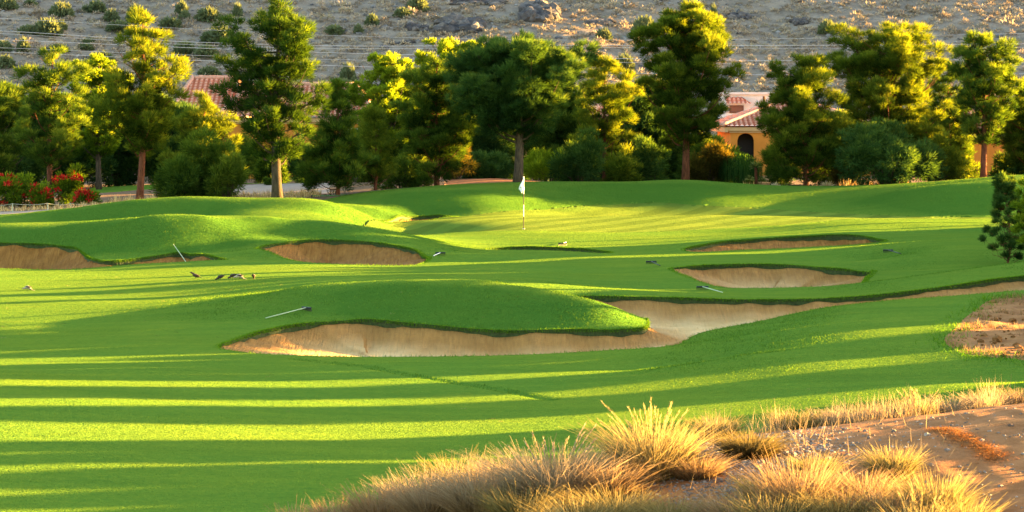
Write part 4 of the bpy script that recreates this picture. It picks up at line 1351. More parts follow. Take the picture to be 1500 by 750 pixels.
# pale flat-roofed house further back
Yh = 200.0
root = empty('flat_roofed_house', (xpx(1100, Yh), Yh, 1.0)); tag(root, 'pale flat-roofed house with a small red tiled porch in the distance', 'house')
zr_, zb_ = zpx(138, Yh), zpx(190, Yh)
MB().box((0, 4, (zr_ + zb_) / 2 - 1), (xpx(1131, Yh) - xpx(1058, Yh), 8, zr_ - zb_)).build('wall', M_CREAM, root)
MB().box((0, 4, zr_ - 1 + .06), (3.7, 8.3, .16)).build('parapet', M_CREAM, root)
ex = xpx(1083, Yh) - xpx(1100, Yh)
tiled_plane((ex - 1.0, -1.0, zpx(153, Yh) - 1), (ex + .75, -1.0, zpx(153, Yh) - 1), (ex + .1, .0, zpx(143, Yh) - 1), (ex - 1.0, .0, zpx(143, Yh) - 1), root, 'porch_roof')
w_ = MB().box((ex - .2, -.012, zpx(160, Yh) - 1), (1.0, .06, .55)).build('window', M_WOOD, root)
MB().box((ex - .2, -.05, zpx(160, Yh) - 1), (.86, .03, .43)).build('pane', M_GLASS, w_)
MB().tube([(xpx(1118, Yh) - xpx(1100, Yh), -.6, zpx(185, Yh) - 1), (xpx(1118, Yh) - xpx(1100, Yh), -.6, zpx(141, Yh) - 1)], .09, 8).build('post', M_WOOD, root)
for px, h, lab in ((908, 118, 'pale wooden pole behind the dark bushy tree left of the tallest pine'),):
    Yp = 176
    tb = MB().tube([(xpx(px, Yp), Yp, .9), (xpx(px, Yp), Yp, zpx(h, Yp))], .14, 8)
    tb.box((xpx(px, Yp), Yp - .16, zpx(h + 3, Yp)), (.9, .08, .1))
    tag(tb.build('utility_pole', simple_mat('pale_pole_wood', (.5, .36, .22)), None), lab, 'pole')

# power lines in front of the hillside
M_WIRE = simple_mat('power_cable', (.40, .41, .42), rough=.6, var=.05)
PLn = [('topmost thin power line crossing the hillside at left', [(-40, 24), (250, 41), (500, 53), (800, 59), (1100, 58), (1540, 48)], 0.0136),
       ('second power line from the top, brightest of the bundle', [(-40, 42), (250, 61), (500, 68), (800, 66), (1100, 67), (1540, 64)], 0.0223),
       ('third power line from the top, just under the brightest one', [(-40, 46), (250, 65), (500, 72), (800, 69), (1100, 71), (1540, 69)], 0.0149),
       ('fourth power line from the top crossing behind the pine tops', [(-40, 56), (250, 69), (500, 78), (800, 84), (1100, 89), (1540, 87)], 0.0211),
       ('fifth power line from the top, thin and close under the fourth', [(-40, 68), (250, 80), (500, 88), (800, 90), (1100, 94), (1540, 92)], 0.0149),
       ('lowest power line just above the house roofs', [(-40, 74), (250, 87), (500, 97), (800, 105), (1100, 110), (1540, 108)], 0.0198)]
for lab, pts, r in PLn:
    ys = 255.0
    q = np.array(pts, float); xs = np.linspace(-60, 1560, 60)
    yy = np.interp(xs, q[:, 0], q[:, 1])
    kk = np.ones(7) / 7; yy = np.convolve(np.pad(yy, 3, mode='edge'), kk, 'valid')
    tb = MB().tube([P(x, y, ys) for x, y in zip(xs, yy)], r, 5)
    tag(tb.build('power_line', M_WIRE), lab, 'power line', 'power lines strung across the hillside')

# ================================================================== GOLF FURNITURE
M_PBLK = simple_mat('stick_dark', (.035, .025, .02), rough=.4)
M_FLAGW = simple_mat('white_flag_cloth', (.78, .78, .80), rough=.8, var=.04)
fx, fy = xpx(767, 112), 112.0
fz = zt(fx, fy)
root = empty('flagstick', (fx, fy, fz)); tag(root, 'white flag on a black and white stick standing in the green', 'flag')
ks = 112 / F
cuts = [(335.5, 317, M_PBLK), (317, 300, M_WHITE), (300, 284, M_PBLK), (284, 260, M_WHITE)]
for a, b, m in cuts:
    z0, z1 = (335 - a) * ks, (335 - b) * ks
    MB().tube([(0, 0, z0), (0, 0, z1)], .0165, 10).build('pole', m, root)
MB().tube([(0, 0, (335 - 260) * ks), (0, 0, (335 - 259) * ks + .01)], .028, 8).build('finial', M_WHITE, root)
# limp folded cloth hanging to the left of the stick
NU, NV = 14, 14
vs, fs = [], []
ztop, zlow = (335 - 260.5) * ks, (335 - 281) * ks
for j in range(NV + 1):
    v = j / NV
    wdt = (.02 + .25 * v ** .9) if v < .72 else (.02 + .25 * .72 ** .9) * (1 - (v - .72) / .28 * .55)
    for i in range(NU + 1):
        u = i / NU
        x = .018 - u * wdt + .012 * math.sin(v * 9)
        y = -.02 + .07 * math.sin(u * 7.5 + v * 2.2) * v - .04 * u
        z = ztop + (zlow - ztop) * (v * (1 - .12 * (1 - u))) - .05 * u * v
        vs.append((x, y, z))
for j in range(NV):
    for i in range(NU):
        q = j * (NU + 1) + i
        fs.append((q, q + 1, q + NU + 2, q + NU + 1))
fl = MB().add(vs, fs).build('flag', M_FLAGW, root, smooth=True)
md = fl.modifiers.new('thick', 'SOLIDIFY'); md.thickness = .004
# small dark emblem lying on the cloth: a curved stroke with a short bar
em = MB()
def cloth(u, v):
    wdt = (.02 + .25 * v ** .9) if v < .72 else (.02 + .25 * .72 ** .9) * (1 - (v - .72) / .28 * .55)
    return Vector((.018 - u * wdt + .012 * math.sin(v * 9), -.028 + .07 * math.sin(u * 7.5 + v * 2.2) * v - .04 * u, ztop + (zlow - ztop) * (v * (1 - .12 * (1 - u))) - .05 * u * v))
em.tube([cloth(.30, .34), cloth(.22, .48), cloth(.2, .6), cloth(.32, .68)], [.008, .016, .016, .008], 6)
em.tube([cloth(.82, .66), cloth(.5, .67), cloth(.3, .66)], [.006, .012, .008], 6)
em.build('emblem', simple_mat('emblem_ink', (.10, .11, .13)), fl, smooth=True)
# the cup below the stick
cup = MB().tube([(0, 0, .006), (0, 0, -.1)], .054, 14, cap=True)
cup.build('cup', M_WHITE, root)

M_RAKE_H = simple_mat('rake_handle_pale', (.40, .46, .26), rough=.5)
M_RAKE_D = simple_mat('rake_head_dark', (.018, .022, .02), rough=.5)


def ghit(px, py, y0=30, y1=135):
    Y = np.arange(y0, y1, .04); X = (px - 750) * Y / F; Z = CZ - (py - HY) * Y / F
    m = np.nonzero(ZT(X, Y) >= Z)[0]
    k = m[0] if len(m) else len(Y) - 1
    return X[k], Y[k]


def rake(label, head, tail_dir, length, hm, head_rot=0.0, sandkey=None, dz=0.0, hw=.32):
    """bunker rake lying on the ground: head at (X,Y), handle running towards tail_dir (world angle)"""
    hx_, hy_ = head
    def gz(x, y):
        z = zt(x, y)
        if sandkey:
            zz, d, _ = sand_z(np.array([x]), np.array([y]), sandkey)
            if d[0] < 0: z = float(zz[0])
        return z + dz
    z0 = gz(hx_, hy_)
    root = empty('bunker_rake', (hx_, hy_, z0 + .03)); tag(root, label, 'rake', 'rakes lying beside the bunkers')
    dx, dy = math.cos(tail_dir), math.sin(tail_dir)
    pts = []
    for i in range(7):
        t = i / 6 * length
        x, y = hx_ + dx * t, hy_ + dy * t
        pts.append((dx * t, dy * t, max(gz(x, y) - z0 - .01, 0.0 + (.05 if i == 0 else 0)) if i in (0, 6) else None))
    za, zb = pts[0][2], gz(hx_ + dx * length, hy_ + dy * length) - z0
    top = max([0] + [gz(hx_ + dx * t * length, hy_ + dy * t * length) - z0 - (zb * t) for t in (.25, .5, .75)])
    pp = [(dx * length * t, dy * length * t, .05 + (zb - .03) * t + top * (1 - abs(2 * t - 1)) * 1.0) for t in (0, .25, .5, .75, 1)]
    MB().tube(pp, .0125, 7).build('handle', hm, root, smooth=True)
    a = tail_dir + math.pi / 2 + head_rot
    hd = MB()
    ux, uy = math.cos(a), math.sin(a)
    hd.tube([(-ux * hw / 2, -uy * hw / 2, .05), (ux * hw / 2, uy * hw / 2, .05)], .020, 8)
    for i in range(11):
        t = (i / 10 - .5) * hw * .94
        hd.tube([(ux * t, uy * t, .045), (ux * t - dx * .015, uy * t - dy * .015, -.035)], [.012, .006], 5)
    hd.build('rake_head', M_RAKE_D, root)
    return root


def rake_px(label, hp, tp, hm, sandkey=None, head_rot=0.0, maxlen=2.0, hw=.32):
    h = ghit(*hp); t = ghit(*tp)
    L = math.hypot(t[0] - h[0], t[1] - h[1])
    rake(label, h, math.atan2(t[1] - h[1], t[0] - h[0]), min(max(L, 1.2), maxlen), hm, head_rot, sandkey, hw=hw)


rake_px('rake hanging over the rim of the bunker at the left edge', (274, 376), (254, 361), M_RAKE_H, 'B', maxlen=2.4)
rake_px('pale-handled rake on the grass above the nearest bunker', (449, 456), (412, 465), M_RAKE_H, maxlen=1.6)
rake_px('rake on the grass at the right tip of the oval left bunker', (645, 374), (632, 379), M_WHITE, maxlen=1.8)
rake_px('dark rake lying on the slope below the bunker nearest the green', (1301, 370), (1321, 374), M_RAKE_D, maxlen=1.7)
rake_px('rake on the green strip between the wide bunker and the long bunker', (1029, 424.5), (1083, 437), M_RAKE_H, maxlen=2.2)
rake_px('rake on the grass left of the wide oval bunker', (954, 387), (968, 392), M_RAKE_D, maxlen=1.6)
rake_px('short pale rake lying on the bank in front of the flag', (824, 360), (832, 355), M_WHITE, maxlen=1.2, hw=.3)

# ------------------------------------------------------------------ birds feeding on the fairway
M_BIRD = simple_mat('dark_feathers', (.045, .03, .02), var=.4, scale=40)
M_BIRDP = simple_mat('pale_lit_feathers', (.34, .27, .19), var=.4, scale=40)
M_BEAK = simple_mat('beak', (.05, .04, .03))


def make_bird(label, px, py, face, mat, pose, s=1.0):
    x, y = ghit(px, py)
    root = empty('bird', (x, y, zt(x, y)), face)
    tag(root, label, 'bird', 'birds on the fairway left of the nearest bunker')
    # body: one continuous skin from tail over back and neck to the head
    tilt = {'feed': -.35, 'stand': .35, 'tail_up': -.1}[pose]
    sp = [(-.15, .0), (-.10, .010), (-.06, .034), (0, .047), (.05, .042), (.085, .027), (.105, .022), (.13, .024), (.15, .016), (.16, .006)]
    pts, rad = [], []
    for d, r in sp:
        zz = d * math.sin(tilt) * (1.0 if d > 0 else (1.0 if pose != 'tail_up' else -6.0))
        if d > .08: zz += (.03 if pose == 'stand' else -.02)
        pts.append((d * .95 * s, 0, (.085 + zz) * s)); rad.append(max(r, .004) * s)
    b = MB().tube(pts, rad, 12)
    # wedge tail and folded wings belong to the same skin
    tx, tz = pts[0][0], pts[0][2]
    b.add([(tx + .05 * s, -.018 * s, pts[1][2]), (tx + .05 * s, .018 * s, pts[1][2]), (tx - .05 * s, .026 * s, tz + .004), (tx - .05 * s, -.026 * s, tz + .004)], [(0, 1, 2, 3)])
    body = b.build('body', mat, root, smooth=True)
    wg = MB()
    for sg in (-1, 1):
        wg.tube([(.05 * s, sg * .036 * s, .10 * s), (-.02 * s, sg * .044 * s, .095 * s), (-.11 * s, sg * .018 * s, .085 * s + pts[1][2] * .1)], [.012 * s, .02 * s, .004 * s], 6)
    wg.build('wings', M_BIRD, body, smooth=True)
    hx_, hz_ = pts[-2][0], pts[-2][2]
    MB().tube([(hx_, 0, hz_), (hx_ + .035 * s, 0, hz_ - .012 * s)], [.008 * s, .002 * s], 6).build('beak', M_BEAK, root)
    for sg in (-1, 1):
        lg = MB().tube([(.01 * s, sg * .018 * s, .06 * s), (.0, sg * .02 * s, .03 * s), (.012 * s, sg * .02 * s, -.005)], .004 * s, 5)
        for a in (-.5, 0, .5):
            lg.tube([(.012 * s, sg * .02 * s, .004), (.012 * s + .03 * s * math.cos(a), sg * .02 * s + .03 * s * math.sin(a), .002)], .003 * s, 4)
        lg.build('leg', M_BEAK, root)
    return root


make_bird('dark bird standing apart left of the small flock, tail to the right', 287, 408.5, math.pi * .95, M_BIRD, 'stand', 1.05)
make_bird('dark bird bending down at the left end of the cluster of four', 323, 410, math.pi * 1.05, M_BIRD, 'feed', 1.0)
make_bird('dark bird with raised wing-back just left of the bird toned pale as if sunlit', 341, 408, math.pi * .9, M_BIRD, 'feed', 1.0)
make_bird('bird toned pale as if sunlit with its tail cocked up on the right', 351, 409, math.pi * 1.0, M_BIRDP, 'tail_up', 1.1)  # pale feather colour stands in for sunlight on this bird
make_bird('small dark bird facing away at the right end of the flock', 371.5, 408.5, math.pi * .5, M_BIRD, 'feed', 1.0)
make_bird('lone bird at the far left of the fairway with its tail up', 41, 425.5, math.pi * 1.0, M_BIRDP, 'tail_up', 1.0)

# fallen leaves and clods on the grass
pts = []
for i in range(260):
    r = RNG.uniform()
    px, py = (RNG.uniform(0, 420), RNG.uniform(392, 500)) if r < .5 else (RNG.uniform(300, 900), RNG.uniform(418, 470)) if r < .8 else (RNG.uniform(0, 1300), RNG.uniform(395, 620))
    x, y = ghit(px, py, 36, 100)
    bad = False
    for k_, q_ in bunker_plan.items():
        if sdf(np.array([x]), np.array([y]), q_[:, :2])[0] < .1: bad = True
    if not bad: pts.append((x, y, zt(x, y)))
M_LITTER = leaf_mat('leaf_litter', [(0, (.03, .02, .01)), (.6, (.12, .08, .03)), (1, (.45, .38, .2))], .2)
lp = [tris_soup(7, rg, 'brush') for _ in range(5)]
scatter_soup('fallen_leaves', 'scattered fallen leaves and clods on the fairway', 'leaves', pts, RNG.uniform(.025, .06, len(pts)), lp, M_LITTER, squash=.6)

# ------------------------------------------------------------------ rope barriers and iron fence
M_ROPE = simple_mat('pale_rope', (.36, .37, .26))
M_ROPEG = simple_mat('green_rope', (.05, .20, .05))
root = empty('rope_barrier', (xpx(70, 117), 117, zt(xpx(70, 117), 117)))
tag(root, 'low white rope barrier on short posts beside the cart path', 'barrier')
o0 = Vector(root.location)
tops = []
for px, top, Yp in ((-30, 301, 118.5), (18.5, 298.5, 117.3), (70, 298, 119), (103, 298.5, 121), (170, 298.5, 123)):
    x = xpx(px, Yp); zb = zt(x, Yp); zp = zpx(top, Yp)
    m = MB().tube([Vector((x, Yp, zb - .1)) - o0, Vector((x, Yp, zp + .02)) - o0], .02, 8)
    m.build('post', M_ROPE, root); tops.append(Vector((x, Yp, zp)) - o0)
rp_ = []
for a, b in zip(tops[:-1], tops[1:]):
    for i in range(8): rp_.append(a.lerp(b, i / 8) - Vector((0, 0, .05 * math.sin(math.pi * i / 8))))
rp_.append(tops[-1])
MB().tube(rp_, .008, 6).build('rope', M_ROPE, root)
root = empty('rope_barrier', (xpx(507, 127), 127, zt(xpx(507, 127), 127)))
tag(root, 'thin green rope on dark stakes below the dense cone pine', 'barrier')
o0 = Vector(root.location); tops = []
for px, top, Yp in ((457, 286.5, 126), (507, 285, 127.2), (546, 286, 128.5)):
    x = xpx(px, Yp); zb = zt(x, Yp); zp = zpx(top, Yp)
    MB().tube([Vector((x, Yp, zb - .1)) - o0, Vector((x, Yp, zp + .03)) - o0], .028, 8).build('stake', M_IRON, root); tops.append(Vector((x, Yp, zp)) - o0)
rp_ = []
for a, b in zip(tops[:-1], tops[1:]):
    for i in range(8): rp_.append(a.lerp(b, i / 8) - Vector((0, 0, .03 * math.sin(math.pi * i / 8))))
rp_.append(tops[-1])
MB().tube(rp_, .012, 6).build('rope', M_ROPEG, root)


def iron_fence(label, pa, pb, Ya, Yb, hgt):
    xa, xb = xpx(pa, Ya), xpx(pb, Yb)
    root = empty('iron_fence', (xa, Ya, zt(xa, Ya))); tag(root, label, 'fence')
    o = Vector(root.location); n = int(math.hypot(xb - xa, Yb - Ya) / .13)
    pk, rl = MB(), MB()
    zs = []
    for i in range(n + 1):
        t = i / n; x, y = xa + (xb - xa) * t, Ya + (Yb - Ya) * t; z = zt(x, y); zs.append((x, y, z))
        pk.box((x - o.x, y - o.y, z - o.z + hgt / 2), (.022, .022, hgt))
        if i % 16 == 0:
            MB().box((x - o.x, y - o.y + .03, z - o.z + hgt / 2 + .04), (.07, .07, hgt + .12)).build('post', M_IRON, root)
    pk.build('pickets', M_IRON, root)
    for hh in (.15, hgt - .12):
        rl.tube([(x - o.x, y - o.y + .014, z - o.z + hh) for x, y, z in zs[::4] + [zs[-1]]], .018, 4)
    rl.build('rails', M_IRON, root)


iron_fence('dark iron picket fence behind the lawn at left', 128, 262, 162, 163, 1.25)
iron_fence('dark iron picket fence in front of the ochre house wall', 345, 470, 164, 164, 1.1)

# ------------------------------------------------------------------ flowering shrubs and border planting
M_RED = leaf_mat('red_blossom', [(0, (.16, .008, .008)), (.5, (.42, .02, .015)), (1, (.60, .07, .035))], .35, (1.3, 1.0, 1.0))


def flower_bush(label, px, Y, rx, rz, seed, nb, tint=.55):
    b = at(px, Y)
    root = make_bush('bougainvillea', label, 'flowering bush', b, rx, rz, 'lime', seed, n=90, tint=tint - .2, puff=.22, L=.13, W=.03, n_need=36, group='red flowering bushes beside the cart path', lumps=7)
    rng = np.random.default_rng(seed + 500)
    c = rng.normal(0, 1, (nb, 3)); c /= np.linalg.norm(c, axis=1, keepdims=True); c *= rng.uniform(.6, 1.05, (nb, 1))
    c = c * np.array([rx * .95, rx * .8, rz * .5]) + np.array([0, -.1, rz * .55]); c[:, 2] = np.clip(c[:, 2], .15, None)
    V, t = needles(c, c / np.linalg.norm(c, axis=1, keepdims=True), np.full(nb, .17), 26, .10, .045, rng)
    me = np_mesh('blossoms', V, np.arange(len(V)).reshape(-1, 3), col={'v': np.repeat(rng.uniform(.1, .95, len(t)), 3)})
    link_mesh('blossoms', me, M_RED, root)


flower_bush('red flowering bush cut by the left edge of the photo', 6, 126, .75, 1.5, 201, 14)
flower_bush('mostly green flowering bush with few red blossoms at left', 33, 127, .7, 1.5, 202, 9)
flower_bush('red flowering bush left of the open pine trunk', 60, 126, .6, 1.1, 203, 15)
flower_bush('tall red-tipped flowering bush right of the open pine trunk', 98, 129, .8, 1.7, 204, 14)
flower_bush('low dense red flowering bush nearest the grass mound', 127, 124.5, .5, .75, 205, 20)

M_DRY = leaf_mat('dry_grass_blades', [(0, (.22, .14, .06)), (.5, (.48, .34, .16)), (1, (.70, .56, .30))], .4, (1.3, 1.1, .7))
V = []
rngd = np.random.default_rng(77)
for pa, pb, Ya, Yb, n, h in ((120, 165, 121.5, 123, 500, .22), (160, 235, 122, 124.5, 1500, .38), (0, 120, 119, 122, 500, .2), (340, 470, 127, 131, 1500, .28), (1090, 1240, 138.6, 140, 900, .35), (1230, 1330, 136.5, 138.5, 700, .4)):
    px = rngd.uniform(pa, pb, n); y = Ya + (Yb - Ya) * rngd.uniform(0, 1, n) + (px - pa) / (pb - pa) * .5
    cl = np.sin(px * .9) * .5 + np.sin(px * .37 + 1) * .5
    x = (px - 750) * y / F; z = ZT(x, y)
    V.append(add_blades(x, y, z, rngd.normal(0, 1, n), rngd.normal(0, 1, n), h * rngd.uniform(.4, 1.2, n) * (1 + .4 * cl), rngd.uniform(.02, .16, n), .02, rngd))
V = np.concatenate(V)
me = np_mesh('dry_grass', V, np.arange(len(V)).reshape(-1, 3), col={'v': np.repeat(rngd.uniform(0, 1, len(V) // 3), 3)})
tag(link_mesh('dry_grass', me, M_DRY), 'pale dry grass along the far edge of the mown grass', 'grass', kind='stuff')

# weeping shrub
def weeping(label, px, Y, w, h, seed):
    rng = np.random.default_rng(seed)
    b = at(px, Y); root = empty('weeping_shrub', b); tag(root, label, 'shrub')
    n = 900
    a = rng.uniform(0, 6.28, n); r = np.sqrt(rng.uniform(.02, 1, n)) * w
    top = h * (1 - .25 * (r / w) ** 2) * rng.uniform(.75, 1.03, n)
    V, vv = [], []
    for i in range(n):
        x, y = math.cos(a[i]) * r[i], math.sin(a[i]) * r[i]
        L = top[i] * rng.uniform(.4, .85); dx, dy = rng.normal(0, .06, 2)
        s = np.array([math.cos(a[i] + 1.3), math.sin(a[i] + 1.3), 0]) * .022
        k = 5
        q = [np.array([x + dx * t, y + dy * t, top[i] - L * t]) for t in np.linspace(0, 1, k)]
        c = rng.uniform(.1, .9)
        for j in range(k - 1):
            for m in (0, .5):
                p0 = q[j] * (1 - m) + q[j + 1] * m
                dd = np.array([rng.normal(0, .05), rng.normal(0, .05), -.16])
                V += [p0 - s, p0 + s, p0 + dd]; vv += [c] * 3
    me = np_mesh('foliage', V, np.arange(len(V)).reshape(-1, 3), col={'v': vv})
    link_mesh('foliage', me, leaf_mat('weeping_leaves', [(0, (.012, .04, .012)), (.5, (.03, .09, .02)), (1, (.07, .14, .03))], .4), root)
    tb = MB()
    for i in range(9):
        an = i * .7; tb.tube([(0, 0, -.1), (math.cos(an) * w * .3, math.sin(an) * w * .3, h * .75), (math.cos(an) * w * .75, math.sin(an) * w * .75, h * .85)], [.05, .03, .01], 5)
    tb.build('stems', BARK_D, root)


weeping('weeping green shrub with hanging strands left of the pale cone pine', 1083, 141, 1.15, 1.95, 301)


def spiky(root, c, r, n, rng, mat, name='leaf_rosette', wd=.03):
    V, vv = [], []
    for i in range(n):
        d = rng.normal(0, 1, 3); d[2] = abs(d[2]) * .8 + rng.uniform(-.35, .4); d /= np.linalg.norm(d)
        s = np.cross(d, rng.normal(0, 1, 3)); s /= np.linalg.norm(s)
        p1 = c + d * r * .55; p2 = c + d * r * rng.uniform(.85, 1.1) + np.array([0, 0, -.04])
        V += [c - s * wd * .6, c + s * wd * .6, p1 + s * wd, c - s * wd * .6, p1 + s * wd, p1 - s * wd, p1 - s * wd, p1 + s * wd, p2]
        vv += [rng.uniform()] * 9
    me = np_mesh(name, V, np.arange(len(V)).reshape(-1, 3), col={'v': vv})
    link_mesh(name, me, mat, root)


M_YUC = leaf_mat('yucca_leaves', [(0, (.05, .09, .03)), (.5, (.13, .18, .05)), (1, (.28, .30, .10))], .25)
M_PAMP = leaf_mat('pale_plume', [(0, (.45, .40, .30)), (.5, (.62, .57, .46)), (1, (.75, .7, .6))], .3)
rngy = np.random.default_rng(9)
b = at(1107, 138.6); root = empty('yucca', b); tag(root, 'spiky yucca with a brown trunk between the weeping shrub and the pale cone pine', 'yucca')
spiky(root, np.array([0, 0, 1.1]), .38, 90, rngy, M_YUC); spiky(root, np.array([-.3, -.1, .5]), .3, 60, rngy, M_YUC); spiky(root, np.array([.3, .05, .42]), .28, 60, rngy, M_YUC)
MB().tube([(0, 0, -.1), (.02, 0, .5), (0, 0, 1.1)], [.09, .075, .06], 8).build('trunk', BARK_R, root)
for px, Y, r, m, lab in ((1136, 137.9, .36, M_PAMP, 'small pale white-tipped grass clump at the foot of the pale cone pine'), (1212, 138.2, .5, M_PAMP, 'pale feathery grass clump right of the pale cone pine'),
                         (1062, 139, .3, M_YUC, 'small green spiky plant left of the weeping shrub'), (1150, 138.2, .34, M_YUC, 'small grey-green spiky plant in front of the pale cone pine'), (1000, 139.5, .35, M_YUC, 'small spiky plant at the foot of the tallest pine')):
    b = at(px, Y); root = empty('spiky_plant', b); tag(root, lab, 'plant')
    spiky(root, np.array([0, 0, .06]), r, 110, rngy, m, 'leaves', .022)
# steps beside the porch
b = at(1121, 150); st = MB()
for i in range(4): st.box((b[0], b[1] + .32 * i, b[2] + .1 + .17 * i), (1.1, .31, .16 + .001 * i))
tag(st.build('steps', M_TRIM), 'short flight of tan steps right of the yucca', 'steps')
# row of posts of the low rail on the right
root = empty('low_rail', at(1172, 138)); tag(root, 'low dark rail at the foot of the pale cone pine', 'rail')
for dx in (-.5, 0, .5): MB().box((dx, 0, .12), (.05, .05, .28)).build('post', M_IRON, root)
MB().box((0, -.035, .22), (1.15, .03, .05)).build('rail', M_IRON, root)

# ================================================================== FOREGROUND: golden grass clumps on the dirt mound
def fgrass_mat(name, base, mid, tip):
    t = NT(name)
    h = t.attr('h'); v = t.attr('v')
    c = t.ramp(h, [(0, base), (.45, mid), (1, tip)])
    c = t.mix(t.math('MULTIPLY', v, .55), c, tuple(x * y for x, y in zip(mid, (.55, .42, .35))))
    d = t.diffuse(c); tr_ = t.n('BsdfTranslucent'); t.set(tr_, 'Color', c)
    return t.done(t.mixsh(.45, d, tr_))


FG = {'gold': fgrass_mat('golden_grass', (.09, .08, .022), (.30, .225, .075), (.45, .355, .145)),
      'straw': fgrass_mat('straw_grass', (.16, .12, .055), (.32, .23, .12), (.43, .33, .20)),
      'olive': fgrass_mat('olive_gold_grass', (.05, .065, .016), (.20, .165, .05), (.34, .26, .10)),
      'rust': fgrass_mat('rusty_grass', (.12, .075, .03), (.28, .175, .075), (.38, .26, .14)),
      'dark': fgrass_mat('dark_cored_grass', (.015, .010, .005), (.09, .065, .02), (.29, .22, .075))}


def grass_clump(label, x, y, h, w, mat, seed, n=900, plumes=0, droop=.5, dark=False, name='grass_clump', z=None, bw=.0066):
    rng = np.random.default_rng(seed)
    z = (zt(x, y) + 0.0) if z is None else z
    root = empty(name, (x, y, z - .02)); tag(root, label, 'grass clump', 'golden grass clumps on the dirt mound')
    a = rng.uniform(0, 6.28, n); r0 = np.sqrt(rng.uniform(0, 1, n)) * w * .42
    lean = (rng.uniform(.05, 1, n) ** .8) * w * (.55 + .5 * r0 / (w * .42))
    hh = h * rng.uniform(.35, .85, n)
    if 0 < plumes < 8:
        hh[:plumes * 3] = h * rng.uniform(.85, 1.1, plumes * 3); lean[:plumes * 3] *= .6
    a2 = a + rng.normal(0, .5, n)
    K = 5
    ts = np.linspace(0, 1, K)
    bx, by = np.cos(a) * r0, np.sin(a) * r0
    dx, dy = np.cos(a2), np.sin(a2)
    dr = rng.uniform(.2, 1.0, n) * droop
    wa = rng.uniform(0, 6.28, n)
    V = np.zeros((n, K, 2, 3)); Hh = np.zeros((n, K, 2))
    for k, t in enumerate(ts):
        px = bx + dx * lean * t ** 1.6; py = by + dy * lean * t ** 1.6
        pz = hh * (t - dr * .45 * t ** 3)
        ww = bw * (1 - t * .85) * rng.uniform(.8, 1.3, n)
        for s in (0, 1):
            sg = -1 if s == 0 else 1
            V[:, k, s, 0] = px + sg * np.cos(wa) * ww; V[:, k, s, 1] = py + sg * np.sin(wa) * ww; V[:, k, s, 2] = pz
            Hh[:, k, s] = t * (.75 + .25 * hh / h)
    idx = np.arange(n * K * 2).reshape(n, K, 2)
    Q = np.stack([idx[:, :-1, 0], idx[:, :-1, 1], idx[:, 1:, 1], idx[:, 1:, 0]], -1).reshape(-1, 4)
    vv = np.repeat(rng.uniform(0, 1, n) ** 1.5, K * 2)
    VB, HB, VVB, TB = V.reshape(-1, 3), Hh.ravel(), vv, np.concatenate([Q[:, [0, 1, 2]], Q[:, [0, 2, 3]]])
    if plumes >= 8:
        Vp, hp, vp = [], [], []
        for i in range(plumes):
            a = rng.uniform(0, 6.28); L = h * rng.uniform(.8, 1.08); ln = w * rng.uniform(.05, .85)
            dx_, dy_ = math.cos(a), math.sin(a)
            pts = [np.array([dx_ * (.05 + ln * t ** 1.5), dy_ * (.05 + ln * t ** 1.5), L * t * (1 - .1 * t * t)]) for t in np.linspace(0, 1, 12)]
            for k in range(11):
                d = pts[k + 1] - pts[k]
                s = np.cross(d, rng.normal(0, 1, 3)); s /= np.linalg.norm(s) + 1e-6
                Vp += [pts[k] - s * .003, pts[k] + s * .003, pts[k + 1]]; hp += [.8] * 3; vp += [0.1] * 3
                if k > 4:
                    for m in range(9):
                        f = pts[k] + d * rng.uniform(0, 1); o = rng.normal(0, 1, 3); o /= np.linalg.norm(o)
                        e = f + d / np.linalg.norm(d) * .05 + o * .017
                        s2 = np.cross(e - f, o + .1); s2 /= np.linalg.norm(s2) + 1e-6
                        Vp += [f - s2 * .005, f + s2 * .005, e]; hp += [1] * 3; vp += [rng.uniform(0, .3)] * 3
        TB = np.concatenate([TB, np.arange(len(Vp)).reshape(-1, 3) + len(VB)])
        VB = np.concatenate([VB, np.array(Vp)]); HB = np.concatenate([HB, hp]); VVB = np.concatenate([VVB, vp])
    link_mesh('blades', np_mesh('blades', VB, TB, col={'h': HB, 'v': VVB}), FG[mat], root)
    return root


def fpx(px, py):
    """point of the mound surface under a photo position, searched from the camera outwards"""
    Y = np.arange(20, 40, .03); X = (px - 750) * Y / F; Z = CZ - (py - HY) * Y / F
    m = np.nonzero(ZT(X, Y) >= Z)[0]
    k = m[0] if len(m) else len(Y) - 1
    return X[k], Y[k]


